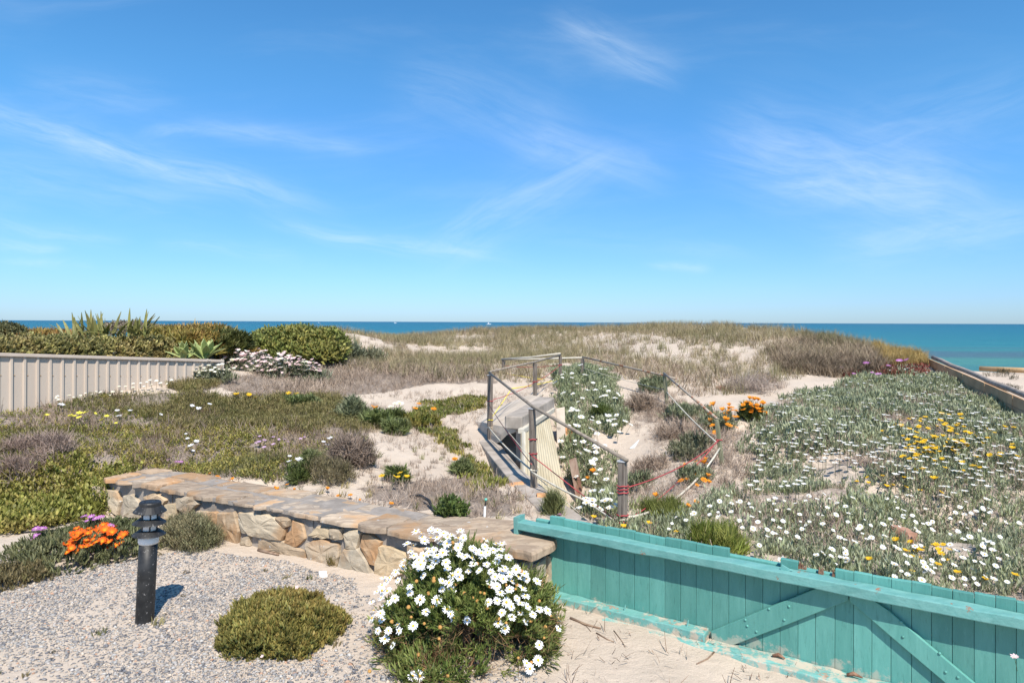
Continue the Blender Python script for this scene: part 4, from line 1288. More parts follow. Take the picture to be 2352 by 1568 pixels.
def notgate(P):
    rel = P[:, :2] - GA
    return ~((rel @ GN > -.06) & (rel @ GN < .2) & (rel @ GU > -.2))


def notwall(P):
    rel = P[:, :2] - WA
    s, n_ = rel @ WU, rel @ WN
    return ~((s > -.28) & (s < WL + .05) & (n_ > -.54) & (n_ < .06))


def field(nm, x0, x1, y0, y1, d, seed, ext=None):
    P = scatter_pts(x0, x1, y0, y1, d, .5, seed)
    P = P[(behind(P) | ((P[:, 0] < -4.15) & (P[:, 1] > 6.1))) & notkerb(P) & notwall(P) & notgate(P)]
    q = P.copy()
    # ragged outlines
    q[:, 0] += (fbm(P[:, 0] * 3 + seed, P[:, 1] * 3) - .5) * .55; q[:, 1] += (fbm(P[:, 0] * 3 + 40, P[:, 1] * 3 + seed) - .5) * .7
    q[:, 2] = ground(q[:, 0], q[:, 1])
    k = zone(q, *nm)
    if ext is not None: k |= ext(q)
    if 'green' in nm: k = k & True
    return P[k]


#  --- silver flower slope
P = field(['silver'], -1, 9, 3.0, 15, .067, 1)
far = P[:, 1] > 8
keep = dens(P, 1.15, .22, .40, 5) & (~far | (np.random.default_rng(2).random(len(P)) < .62))
P = P[keep]
sc = (.50 + 1.25 * fbm(P[:, 0] * 2.1, P[:, 1] * 2.1)) * np.where(P[:, 1] > 8, 1.2, .95)
scatter('silver_groundcover', silver_p, P, sc, palette(len(P), SIL, 1, P, 1.0, .3), tip=(.46, .48, .345), tipk=.6, seed=3, sink=.01, kind='stuff')
P = field(['pit', 'pit2', 'pit3'], -1, 4, 6, 15.5, .075, 4)
P = P[dens(P, 1.6, .16, .34, 9)]
scatter('silver_groundcover', silver_p, P, 1.3 + .3 * np.sin(P[:, 0] * 9), palette(len(P), SIL, 2, P, 1.0, .3), tip=(.35, .37, .25), tipk=.5, seed=4, kind='stuff')
#  --- dry litter in every bed
P = field(['silver', 'pitdry', 'litter', 'dry2'], -2.5, 9, 4, 15, .095, 6)
P = P[dens(P, 1.5, .44, .64, 6)]
scatter('dry_litter', twig_p, P, 1.1 + .4 * np.cos(P[:, 0] * 5), palette(len(P), DRY, 3, P, 2, .35), mat_key='dry', seed=5, kind='stuff')
P = field(['pitdry', 'litter', 'dry2'], -2.5, 7, 5, 15, .085, 16)
P = P[dens(P, 1.6, .32, .50, 7)]
P = P[~zone(P, 'litter') | (np.random.default_rng(4).random(len(P)) < .7)]
scatter('dry_litter', twig_p, P, np.where(zone(P, 'litter'), .62, .95 + .5 * np.cos(P[:, 0] * 5)), palette(len(P), DRY, 4, P, 2, .35), mat_key='dry', seed=6, kind='stuff')
P = field(['pitdry'], 1, 7, 5, 12, .16, 17)
P = P[dens(P, 1.4, .34, .52, 17)]
scatter('dry_litter', bigtwig_p, P, .62, palette(len(P), DRY, 5, P, 2, .35), mat_key='dry', seed=7, kind='stuff')
#  --- heath mats at the left
P = field(['heath', 'heath2'], -7, -1, 7, 14, .055, 8)
P = P[dens(P, .9, .18, .34, 8)]
hump = .8 + .9 * fbm(P[:, 0] * 1.1, P[:, 1] * 1.1)
scatter('heath_mat', heath_p, P, hump * 1.45, palette(len(P), OLV, 6, P, 1.3, .3), seed=8, kind='stuff', tip=(.24, .20, .085), tipk=.4)
P = field(['mixed'], -8.5, -1.2, 6.5, 12.5, .062, 9)
R9 = np.random.default_rng(9).random(len(P))
f = fbm(P[:, 0] * .9 + 5, P[:, 1] * .9, 4)
a = P[(f < .53) & (R9 < .9)]
scatter('heath_mat', heath_p, a, 1.2 + .5 * np.sin(a[:, 0] * 4), palette(len(a), [(.10, .105, .036), (.17, .17, .055), (.225, .195, .065), (.15, .12, .055)], 7, a, 1.3, .35), seed=9, kind='stuff')
a = P[(f > .50) & (R9 < .42)]
scatter('dry_litter', twig_p, a, 1.0 + .3 * np.sin(a[:, 0] * 4), palette(len(a), [(.16, .115, .075), (.25, .185, .125), (.34, .26, .18)], 8, a, 1.6, .3), mat_key='dry', seed=10, kind='stuff')
a = P[(f > .30) & (R9 > .62)]
scatter('weedy_grass', mat_p, a, .95, palette(len(a), GRN, 9, a, 1.6, .4), seed=11, kind='stuff')
a = P[(f > .55) & (R9 > .93) & (P[:, 1] < 10)]
scatter('dry_litter', bigtwig_p, a, .9, palette(len(a), [(.23, .17, .13), (.34, .265, .21)], 10, a, 1.6, .3), mat_key='dry', seed=12, kind='stuff')
a = P[(zone(P, 'mixed')) & (proj(P)[1] > 985) & (proj(P)[0] < 640) & (fbm(P[:, 0] * 1.3 + 2, P[:, 1] * 1.3, 4) > .42)]
scatter('green_mat', mat_p, a, 1.1, palette(len(a), GRN, 21, a, 1.6, .4), seed=21, tip=(.26, .23, .06), tipk=.5, kind='stuff')
#  --- the lush mat beside the wall
P = field(['green'], -9, -3.2, 6.0, 9.0, .05, 10)
P = P[dens(P, 1.2, .2, .33, 10)]
hump = 1.0 + .9 * fbm(P[:, 0] * 1.6, P[:, 1] * 1.6)
scatter('green_mat', mat_p, P, hump * 1.25, palette(len(P), GRN, 11, P, 1.6, .35), seed=13, tip=(.26, .23, .06), tipk=.6, kind='stuff')
P = scatter_pts(-4.7, -4.0, 6.5, 7.5, .05, .5, 12)
#  --- grey dry grass between heath and dune
P = field(['grey'], -7, 0, 9, 18, .105, 11)
P = P[dens(P, .9, .2, .36, 11)]
scatter('dry_litter', twig_p, P, 1.35 + .4 * np.sin(P[:, 0] * 3), palette(len(P), [(.26, .195, .145), (.35, .27, .20), (.45, .36, .28)], 12, P, 1.2, .3), mat_key='dry', seed=14, kind='stuff')
#  --- runners of yellow green carpet plant
P = field(['carpet', 'carpet2', 'carpet3'], -2.5, 1, 6, 13, .06, 13)
P = P[dens(P, 2.2, .3, .46, 13)]
scatter('carpet_plant', carpet_p, P, 1.25, palette(len(P), BRT, 13, P, 2.5, .4), seed=15, kind='stuff')
#  --- dune grass
P = scatter_pts(-11, 14, 12, 36, .18, .5, 14)
q = P.copy(); q[:, 1] += (fbm(P[:, 0] * .7, P[:, 1] * .7) - .5) * 2.5; q[:, 2] = ground(q[:, 0], q[:, 1])
far = (P[:, 1] > 24)
ycr = np.interp(P[:, 0], [-16, -10, -6, 0, 6, 8, 9.3, 10, 10.8, 13, 25], [19, 21, 31, 33, 31, 26, 21, 18, 16.3, 14.5, 13])
inz = zone(q, 'dune') & (P[:, 1] < ycr + 2.5) & ~((P[:, 0] < -5.2) & (P[:, 1] < 18.5))
px, py = proj(P)
f = fbm(P[:, 0] * .42 + 2, P[:, 1] * .42, 5)
bare = inpoly(px, py, [(1290, 790), (1380, 765), (1540, 772), (1600, 800), (1580, 830), (1420, 815)]) | inpoly(px, py, [(1690, 790), (1760, 800), (1720, 830), (1660, 820)])
kd = sstep(.24, .46, f) * np.where(bare, .22, 1.0) * np.where(P[:, 1] < 18, .85, .85) * (.72 + .28 * sstep(.35, .5, fbm(P[:, 0] * 1.3, P[:, 1] * 1.3)))
R_ = np.random.default_rng(14)
k1 = inz & (R_.random(len(P)) < kd)
tall = k1 & (R_.random(len(P)) < np.clip((P[:, 1] - 13) / 9, .25, .8))
a = P[tall]
cb = palette(len(a), GRASS, 14, a, .45, .25)
scatter('dune_grass', dune_p, a, (.62 + .62 * fbm(a[:, 0] * .6, a[:, 1] * .6)), cb, seed=16, tip=(.38, .31, .175), tipk=.45, kind='stuff')
a = P[k1 & ~tall | (inz & (R_.random(len(P)) < .10))]
scatter('dune_grass', dune_dry_p, a, .75 + .5 * fbm(a[:, 0], a[:, 1]), palette(len(a), [(.22, .165, .115), (.31, .235, .17), (.40, .31, .225), (.24, .21, .11)], 15, a, .6, .3), mat_key='dry', seed=17, kind='stuff')
#  the golden brow at the right and the grey thatch in front of it
for (poly, pal, n_, sd, key, pr, k) in (([(2000, 780), (2060, 785), (2115, 815), (2128, 842), (2060, 850), (2010, 820)], [(.40, .27, .085), (.50, .36, .13), (.35, .24, .085)], 520, 31, 'leaf', dune_p, .9),
                                        ([(1760, 800), (1860, 785), (1990, 800), (2030, 825), (2030, 865), (1930, 868), (1800, 858)], [(.19, .145, .10), (.28, .215, .15), (.38, .30, .21)], 900, 32, 'dry', hump_p, .85),
                                        ([(1800, 770), (1900, 775), (1990, 800), (1900, 800)], GRASS, 260, 33, 'leaf', dune_p, .85)):
    r = np.random.default_rng(sd)
    xs, ys = r.uniform(min(p_[0] for p_ in poly), max(p_[0] for p_ in poly), n_ * 3), r.uniform(min(p_[1] for p_ in poly), max(p_[1] for p_ in poly), n_ * 3)
    ok = inpoly(xs, ys, poly)
    h = hit(xs[ok], ys[ok]); h = h[~np.isnan(h[:, 0])][:n_]
    scatter('dune_grass', pr, h, k * r.uniform(.6, 1.15, len(h)), palette(len(h), pal, sd, h, .8, .3), mat_key=key, seed=sd, kind='stuff')
#  red and dark succulents below the brow
r = np.random.default_rng(41)
xs, ys = r.uniform(1930, 2130, 900), r.uniform(832, 868, 900)
h = hit(xs, ys); h = h[~np.isnan(h[:, 0])]
scatter('red_iceplant', finger_p, h, 1.5, palette(len(h), [(.06, .055, .03), (.26, .06, .05), (.30, .10, .06), (.09, .09, .04)], 41, h, .9, .2), seed=41, kind='stuff')
r = np.random.default_rng(43)
xs, ys = r.uniform(2262, 2440, 900), r.uniform(850, 900, 900)
h = hit(xs, ys, 8); h = h[~np.isnan(h[:, 0])]
h = h[(h[:, 1] > 10.5) & (fbm(h[:, 0] * 1.6, h[:, 1] * 1.6) > .52)]
scatter('coastal_scrub', heath_p, h, 1.6, palette(len(h), [(.06, .06, .03), (.10, .09, .05), (.15, .12, .08)], 43, h, .9, .3), seed=43, kind='stuff')
#  sparse weeds over the open sand
P = field(['mixed', 'litter', 'carpet3'], -3, 1, 5.6, 9, .16, 19, lambda q: (q[:, 0] > -2.6) & (q[:, 0] < .6) & (q[:, 1] > 5.6) & (q[:, 1] < 9.5))
P = P[dens(P, 1.3, .45, .66, 19)]
scatter('weedy_grass', green_p, P, .8, palette(len(P), GRN + DRY, 19, P, 2, .5), seed=19, kind='stuff')
P = field([], -3.2, 1.2, 5.6, 13, .14, 20, lambda q: (q[:, 0] > -3) & (q[:, 1] > 5.6))
P = P[dens(P, 1.0, .42, .62, 20)]
scatter('dry_litter', twig_p, P, 1.0, palette(len(P), DRY, 20, P, 2, .4), mat_key='dry', seed=20, kind='stuff')

# ------------------------------------------------------------------ gravel and small debris in front of the wall
r = np.random.default_rng(51)
P = scatter_pts(-6, 1.2, 3.2, 7, .0178, .6, 51)
x, y = proj(P)
q = P.copy(); q[:, 0] += (fbm(P[:, 0] * 2, P[:, 1] * 2) - .5) * .6; q[:, 1] += (fbm(P[:, 0] * 2 + 9, P[:, 1] * 2) - .5) * .5; q[:, 2] = 0
k = zone(q, 'gravel') & (barrier(P[:, 0], P[:, 1]) < -.02) & notwall(P)
xg, yg = proj(q)
f = fbm(P[:, 0] * 1.1 + 3, P[:, 1] * 1.1, 4)
kd = .42 + .54 * sstep(.34, .52, f)
kd *= np.clip(1.25 - (xg - 300) / 1100, .22, 1.0)
P = P[k & (r.random(len(P)) < kd) & (y < 1640)]


def pebble(seed):
    r_ = np.random.default_rng(seed)
    n = 6; v = []
    for i in range(n):
        a = i / n * 6.283 + r_.uniform(-.25, .25); q_ = r_.uniform(.7, 1.15)
        v.append((math.cos(a) * q_ * r_.uniform(.9, 1.3), math.sin(a) * q_ * .8, r_.uniform(-.12, .12)))
    v += [(r_.uniform(-.3, .3), r_.uniform(-.3, .3), .5), (0, 0, -.4)]
    t = [(i, (i + 1) % n, 6) for i in range(n)] + [((i + 1) % n, i, 7) for i in range(n)]
    return np.array(v, np.float32), np.array(t, np.int32), np.zeros(8, np.float32), np.ones(8, np.float32)


M['pebble'] = leafmat('pebble', 0.0, .8, .25, .18, 60)
pc_ = np.array([(.285, .27, .255), (.215, .205, .20), (.39, .37, .34), (.48, .405, .325), (.14, .14, .15), (.36, .325, .295), (.46, .28, .19)])
pick = r.choice(7, len(P), p=[.27, .20, .18, .11, .10, .115, .025])
scatter('gravel', [pebble(i) for i in range(8)], P, r.uniform(.006, .0115, len(P)) * np.where(r.random(len(P)) < .16, 1.75, 1), pc_[pick] * r.uniform(.8, 1.2, (len(P), 1)), mat_key='pebble', seed=51, lean=.25, sink=-.002, kind='stuff')
P = scatter_pts(-.9, 3.2, 3.0, 5.0, .07, .5, 52)
P = P[(barrier(P[:, 0], P[:, 1]) < -.12) & (r.random(len(P)) < .22)]
scatter('bark_crumbs', [twigs(61, 3, .05, .006, 1.55, .03), twigs(62, 2, .09, .005, 1.55, .03), twigs(63, 4, .025, .007, 1.55, .03)], P, r.uniform(.5, 1.2, len(P)), palette(len(P), [(.13, .085, .06), (.22, .15, .11), (.30, .22, .16)], 52), mat_key='dry', seed=52, kind='stuff')
P = scatter_pts(-5.5, -.5, 3.2, 6, .28, .5, 53)
P = P[(barrier(P[:, 0], P[:, 1]) < -.05) & (r.random(len(P)) < .22)]
scatter('weedy_grass', carpet_p, P, r.uniform(.35, .8, len(P)), palette(len(P), [(.12, .13, .05), (.22, .18, .09), (.16, .12, .07)], 53), seed=53, lean=.5, kind='stuff')


def stick(pts, r_, label, mat='twig'):
    q = []
    for (x, y) in pts:
        p_ = hit1(x, y); q.append(p_ + Vector((0, 0, r_ * .8)))
    return tag(MB().tube(q, [r_ * (1 - .4 * i / max(1, len(q) - 1)) for i in range(len(q))], 6).build('stick', M[mat], None, True), label, 'stick')


stick([(593, 1266), (640, 1278)], .014, 'reddish stick lying on the gravel at the foot of the stone wall')
stick([(695, 1059 + 190), (718, 1272)], .006, 'short thin stick on the gravel below the grey shrub')
stick([(1310, 1425), (1345, 1437), (1380, 1447)], .009, 'brown twig on the sand in front of the teal fence near the daisies')
stick([(1455, 1420), (1500, 1432), (1560, 1448)], .004, 'long thin twig on the sand below the bottom rail')
stick([(1370, 1455), (1395, 1472), (1410, 1478)], .005, 'curved twig on the sand between daisies and fence')
stick([(1640, 1500), (1625, 1515), (1600, 1530)], .006, 'bent twig beside the broken sill board')
stick([(1410, 1450), (1430, 1475), (1436, 1490)], .004, 'dark twig on the bare sand under the fence')
for (x, y, w_, l_) in ((1775, 1468, .03, 'curled brown leaf on the sill board'), (1945, 1522, .035, 'dry brown bark scrap against the planks'), (2075, 1530, .03, 'bark scrap at the foot of the right brace')):
    p_ = on_g(gs(x, y, .05)[0], -.012, .06)
    tag(MB().tube([p_, p_ + Vector((w_, -.01, .012)), p_ + Vector((w_ * 2, -.04, .004))], [.008, .013, .004], 5).build('bark_scrap', M['rotwood'], None, True), l_, 'bark')


def rock(pos, sx, sy, sz, mat, label, seed, cat='rock', name='rock'):
    r_ = np.random.default_rng(seed)
    bm_ = bmesh.new(); bmesh.ops.create_cube(bm_, size=1)
    bmesh.ops.subdivide_edges(bm_, edges=bm_.edges, cuts=3, use_grid_fill=True)
    for v in bm_.verts:
        n_ = v.co.normalized() * .58
        v.co = v.co * .72 + n_ * .28 + Vector(r_.normal(0, .022, 3))
        v.co = Vector((v.co.x * sx, v.co.y * sy, v.co.z * sz))
    me = bpy.data.meshes.new(name); bm_.to_mesh(me); bm_.free(); me.materials.append(mat)
    o_ = link(name, me); o_.location = pos; o_.rotation_euler = (r_.uniform(-.15, .15), r_.uniform(-.15, .15), r_.uniform(0, 3))
    return tag(o_, label, cat)


rock(at(1300, 992, 9.9), .24, .2, .17, M['sandstone'], 'orange sandstone block beside the door post in the pit', 1)
rock(at(1310, 1012, 9.6), .16, .14, .1, M['sandstone'], 'smaller orange stone below the sandstone block', 2)
rock(hit1(2072, 1240) + Vector((0, 0, .035)), .17, .12, .12, M['redrock'], 'reddish rock half hidden in the silver flower bed', 3)
rock(hit1(1344, 1130 + 58, 5.5) + Vector((-.36, .45, .06)), .12, .1, .07, M['sandstone'], 'orange stone chip lying on the edge of the kerb', 4)
rock(at(1243, 1132, 6.85) + Vector((-.25, .05, .05)), .16, .12, .08, M['sandstone'], 'orange sandstone piece beside the kerb near the door post', 5)
rock(hit1(1655, 895) + Vector((0, 0, .02)), .14, .1, .08, M['redrock'], 'small red stone on the sand behind the pit', 6)
rock(hit1(742, 1323) + Vector((0, 0, .005)), .11, .06, .02, M['lens'], 'flat pale stone on the sand by the wall', 7)
tag(solid('plastic_scrap', [at(1447, 1030, 9.2), at(1468, 1011, 9.5), at(1471, 1014, 9.5), at(1458, 1028, 9.2)], (0, 0, .012), M['plastic_sheet'], None, 0), 'pale plastic scrap lying on the slope of the pit', 'plastic scrap')
tag(MB().tube([at(1331, 1020, 9.6), at(1364, 1026, 9.4)], .008, 6).build('plastic_stick', M['pvc'], None), 'thin white stick lying across the pit', 'stick')
# sprinkler riser, hose, cable
sp_ = thing('sprinkler_riser', hit1(1112, 1198, 5.0), 'thin white sprinkler riser with a black neck and green tip', 'sprinkler')
q = at(1111, 1203, 5.55); q2 = at(1114, 1162, 5.55); q3 = at(1116, 1148, 5.55)
MB().tube([q - Vector((0, 0, .1)), q2], .0085, 8).build('riser', M['pvc'], sp_, True)
MB().tube([q2, q3], .006, 8).build('neck', M['rubber'], sp_, True)
MB().lathe(q3, [(.008, -.006), (.013, .002), (.012, .012), (.004, .017)], 10).build('nozzle', M['green_plastic'], sp_, True)
tag(MB().tube([hit1(x, y, 5) + Vector((0, 0, dz)) for x, y, dz in ((942, 1140, .0), (965, 1150, .05), (985, 1165, .06), (1000, 1180, .0))], .014, 7).build('hose', M['rubber'], None, True), 'black hose arching out of the sand behind the wall', 'hose')
tag(MB().tube([hit1(x, y, 4) + Vector((0, 0, .012)) for x, y in ((-60, 1218), (0, 1224), (60, 1226), (120, 1222), (160, 1215))], .008, 6).build('cable', M['rubber'], None, True), 'black cable along the gravel edge at the left', 'cable')
tag(MB().tube([hit1(282, 1240, 4) + Vector((0, 0, .03)), hit1(300, 1243, 4) + Vector((0, 0, .05)), hit1(322, 1252, 4) + Vector((0, 0, .03)), lb + Vector((.0, .05, .02))], .007, 6).build('cable', M['rubber'], None, True), 'black cable from the orange flowers to the garden lamp', 'cable')


# ------------------------------------------------------------------ hedges, shrubs, spiky plants at the left
def shell_pts(blobs, n, r, lo=.72, hi=1.03, zmin=None):
    """points in the outer shell of some ellipsoids, with outward directions; points deep inside another ellipsoid are dropped"""
    C_ = np.array([q[:3] for q in blobs]); R_ = np.array([q[3:] for q in blobs])
    area = (R_[:, 0] * R_[:, 1] + R_[:, 0] * R_[:, 2] + R_[:, 1] * R_[:, 2]); pr = area / area.sum()
    i = r.choice(len(blobs), n, p=pr)
    d = r.normal(0, 1, (n, 3)); d /= np.linalg.norm(d, axis=1, keepdims=True)
    d[:, 2] = np.where((d[:, 2] < -.3), -d[:, 2], d[:, 2])
    lump = 1 + .46 * (fbm(d[:, 0] * 2.5 + i * 3.3 + 8, d[:, 1] * 2.5 + d[:, 2] * 2) - .5)
    P = C_[i] + d * R_[i] * (r.uniform(lo, hi, n) * lump)[:, None]
    nr = d / R_[i]; nr /= np.linalg.norm(nr, axis=1, keepdims=True)
    ok = np.ones(n, bool)
    for k in range(len(blobs)):
        e = (((P - C_[k]) / R_[k]) ** 2).sum(1)
        ok &= (e > .42) | (i == k)
    g = ground(P[:, 0], P[:, 1])
    ok &= P[:, 2] > g - .02
    return P[ok], nr[ok]


def shrub(name, label, cat, blobs, n, protos, pal, k, seed, tip=None, tipk=0.0, up=.6, key='leaf', core=(.06, .05, .03), group=None, child='foliage', lo=.72):
    r = np.random.default_rng(seed)
    cen = np.array([q[:3] for q in blobs]).mean(0)
    t = thing(name, (cen[0], cen[1], float(ground(cen[0], cen[1]))), label, cat, group)
    P, nr = shell_pts(blobs, n, r, lo)
    nr = nr * (1 - up) + np.array([0, 0, 1.0]) * up + r.normal(0, .18, nr.shape)
    scatter(child, protos, P, k * r.uniform(.75, 1.25, len(P)), palette(len(P), pal, seed, P, 2.2, .35), parent=t, tip=tip, tipk=tipk, seed=seed, nrm=nr, mat_key=key)
    # branches inside
    mb = MB()
    for q in blobs:
        c = Vector(q[:3]); gz = float(ground(c.x, c.y))
        for _ in range(max(3, int(9 * min(1, q[3])))):
            e = c + Vector((r.uniform(-.75, .75) * q[3], r.uniform(-.75, .75) * q[4], r.uniform(.1, .75) * q[5]))
            b0_ = Vector((c.x + r.uniform(-.2, .2) * q[3], c.y + r.uniform(-.2, .2) * q[4], gz - .02))
            mid = (b0_ + e) / 2 + Vector((r.uniform(-.1, .1) * q[3], r.uniform(-.1, .1) * q[4], .1 * q[5]))
            w_ = .02 * min(1, q[5] * 1.6)
            mb.tube([b0_, mid, e], [w_, w_ * .7, w_ * .25], 4, False)
    mb.build('branch', M['twig'], t)
    return t


bush_p = [sprig(110 + i, 4, 7, .11, .055, .026, .9, .03, (.5, 1, .8, 0), 1.25) for i in range(4)]
twigd_p = [twigs(150 + i, 16, .13, .0048, 1.2, .06) for i in range(4)]
hedge_p = [sprig(115 + i, 3, 6, .11, .060, .028, .9, .03, (.75, 1, 0), 1.25) for i in range(4)]
lance_p = [tuft(120 + i, 11, .20, .026, .5, 1.2, .04, 2, [.7, 1, 0]) for i in range(4)]

# clipped hedge right behind the steel fence
hb = []
for i in range(9):
    t_ = i / 8
    x_ = -60 + 470 * t_
    Y_ = 10.0 + 2.9 * t_
    top, bot = at(x_, 781 + (0 if i < 8 else 18), Y_ + .45), at(x_, 840, Y_)
    hb.append((top.x, top.y, (top.z + bot.z - .2) / 2, .48, .50, (top.z - bot.z + .2) / 2))
HED = [(.16, .165, .045), (.25, .235, .068), (.33, .295, .095), (.37, .29, .11)]
shrub('hedge', 'clipped small leaved hedge behind the cream steel fence', 'hedge', hb, 4700, hedge_p, HED, .86, 201, (.36, .30, .15), .5, .35)
# yellow and red tipped bushes behind it
shrub('red_tipped_bush', 'low yellow and red tipped bush showing above the far left of the hedge', 'bush', [(*at(40, 787, 13.5), .9, .7, .17), (*at(130, 786, 13.8), .9, .7, .15), (*at(-60, 784, 13.5), .9, .7, .2)], 1500, lance_p,
      [(.23, .19, .04), (.33, .24, .05), (.36, .15, .06), (.19, .165, .04)], .8, 202, (.34, .20, .06), .5, .6)
shrub('red_tipped_bush', 'yellow green bush with red tips to the right of the spiky plant', 'bush', [(*at(395, 788, 14.2), .7, .7, .25), (*at(470, 785, 14.6), .7, .7, .27), (*at(445, 802, 13.6), .6, .5, .30)], 2000, lance_p,
      [(.24, .24, .05), (.36, .30, .06), (.42, .24, .075), (.30, .26, .06)], .85, 203, (.32, .20, .07), .5, .6)
shrub('oleander_bush', 'dark green narrow leaved bush between the red tipped bush and the big shrub', 'bush', [(*at(525, 796, 14.2), .42, .45, .25), (*at(500, 803, 13.8), .35, .4, .24)], 900, lance_p,
      [(.075, .09, .024), (.115, .125, .03), (.16, .15, .038)], .85, 204, (.13, .13, .04), .5, .6)
shrub('red_tipped_bush', 'small yellow bush at the foot of the dark green bush', 'bush', [(*at(545, 822, 15.0), .42, .35, .26), (*at(490, 822, 14.6), .4, .3, .26)], 600, lance_p, [(.24, .22, .045), (.34, .27, .055), (.36, .19, .06)], .6, 205, (.32, .22, .07), .5, .6)
shrub('round_bush', 'small round bush at the far left edge above the hedge', 'bush', [(*at(12, 766, 13.0), .28, .3, .14)], 330, hedge_p, [(.15, .15, .065), (.23, .215, .105)], .75, 206, up=.4)
shrub('grey_bush', 'greyish twiggy bush behind the spiky plant', 'bush', [(*at(290, 762, 17.0), .7, .6, .2), (*at(355, 766, 17.5), .6, .5, .16)], 800, hedge_p, [(.25, .21, .15), (.33, .28, .21), (.22, .17, .12)], .8, 207, up=.5)
SHR = [(.12, .155, .030), (.17, .205, .042), (.255, .27, .062), (.33, .29, .075)]
shrub('coastal_shrub', 'large glossy green coastal shrub at the end of the hedge', 'shrub', [(*at(625, 803, 16.0), 0.58, 0.58, 0.42), (*at(690, 798, 16.0), 0.60, 0.64, 0.43), (*at(752, 802, 16.0), 0.43, 0.58, 0.39), (*at(600, 808, 15.6), 0.35, 0.46, 0.29), (*at(660, 816, 15.6), 0.64, 0.41, 0.30), (*at(735, 818, 15.6), 0.52, 0.41, 0.31), (*at(608, 822, 15.6), 0.39, 0.35, 0.28)],
      3600, hedge_p, SHR, 1.15, 208, (.25, .25, .09), .55, .5)


def spiky(name, label, cat, base, spec, w, mat, seed, prof=(.55, 1, .95, .6, .0), fold=.25, twist=0, wide=0):
    """leaves each an object of its own: spec = list of (azimuth, lean, length)"""
    r = random.Random(seed)
    t = thing(name, base, label, cat)
    for (az, ln, L) in spec:
        n = len(prof) - 1
        pts = [Vector(base) + Vector((r.uniform(-wide, wide), r.uniform(-.15, .15), 0))]
        if wide: az = (0 if pts[0].x > base[0] + r.uniform(-.4, .4) else math.pi) + r.gauss(0, .8)
        for i in range(n):
            l = ln * (.75 + .5 * i / n)
            pts.append(pts[-1] + Vector((math.cos(az) * math.sin(l), math.sin(az) * math.sin(l), math.cos(l))) * (L / n))
        V_, Fc = [], []
        side = Vector((-math.sin(az), math.cos(az), 0))
        if twist:
            side = (side + Vector((math.cos(az), math.sin(az), 0)) * r.uniform(-twist, twist)).normalized()
        for i, q in enumerate(pts):
            d = (pts[min(i + 1, n)] - pts[max(i - 1, 0)]).normalized()
            nn_ = side.cross(d).normalized()
            ww = w * prof[i] / 2 + .002
            V_ += [q - side * ww + nn_ * fold * ww, q, q + side * ww + nn_ * fold * ww]
        for i in range(n):
            a = i * 3
            Fc += [(a, a + 1, a + 4, a + 3), (a + 1, a + 2, a + 5, a + 4)]
        g = r.uniform(.75, 1.25)
        o_ = mesh('leaf', V_, Fc, mat, t, False, (g, g * r.uniform(.95, 1.05), g * .95))
        md_ = o_.modifiers.new('solid', 'SOLIDIFY'); md_.thickness = .006
    return t


M['flax'] = pmat('flax_leaf', (.12, .13, .04), (.24, .22, .075), 5, .5, .1, .002, (6, 6, 1), objcol=True)
M['agave'] = pmat('agave_leaf', (.22, .27, .09), (.32, .36, .15), 3, .5, .1, .003, objcol=True)
rr = random.Random(4)
for (x, w_, n_, L, lab) in ((262, .62, 64, .46, 'wide clump of dark sword leaved flax standing above the hedge against the sea'), (178, .25, 14, .42, 'small sword leaved flax left of the wide flax clump')):
    spiky('spiky_flax', lab, 'plant', at(x, 771, 12.6), [((0 if k % 2 else math.pi) + rr.gauss(0, .8), abs(rr.gauss(.0, .75)) + .05, L * rr.uniform(.6, 1.12)) for k in range(n_)], .055, M['flax'], int(x), (.6, 1, .9, .55, 0), .2, 1.4, w_)
spiky('agave', 'pale green agave rosette leaning over the steel fence', 'agave', at(470, 822, 12.45), [(k * 2.4, .25 + .075 * k, .36 + .006 * k) for k in range(15)], .13, M['agave'], 6, (.5, .8, 1, .75, .0), .35)
spiky('agave', 'second pale agave rosette touching the hedge end', 'agave', at(425, 824, 12.3), [(k * 2.4, .25 + .08 * k, .34) for k in range(13)], .12, M['agave'], 7, (.5, .8, 1, .75, .0), .35)

# ------------------------------------------------------------------ single clumps on the dune side
def clump(name, label, cat, x, y, w, h, n, protos, pal, k, seed, tip=None, tipk=0, up=.75, group=None, depth=1.0, key='leaf', y0=3.0, lo=.5, even=False):
    """a mound w wide and h high whose foot is seen at the pixel x, y"""
    b_ = hit1(x, y, y0)
    W_ = w * b_.y / F / 2; H_ = h
    q_ = np.random.default_rng(seed + 5)
    bl_ = [(b_.x, b_.y + W_ * depth * .6, b_.z, W_ * .8, W_ * depth * .8, H_ * .92)]
    if even: bl_ = [(b_.x, b_.y + W_ * depth * .75, b_.z, W_ * .86, W_ * depth * .86, H_)]
    for k_ in range(0 if even else 4):
        an = k_ * 1.57 + q_.uniform(-.5, .5); rr_ = q_.uniform(.38, .55)
        ox, oy = math.cos(an) * W_ * .55, math.sin(an) * W_ * depth * .55
        bl_.append((b_.x + ox, b_.y + W_ * depth * .6 + oy, float(ground(b_.x + ox, b_.y + W_ * depth * .6 + oy)), W_ * rr_, W_ * depth * rr_, H_ * q_.uniform(.55, 1.08)))
    return shrub(name, label, cat, bl_, n, protos, pal, k, seed, tip, tipk, up, key, group=group, lo=lo), b_


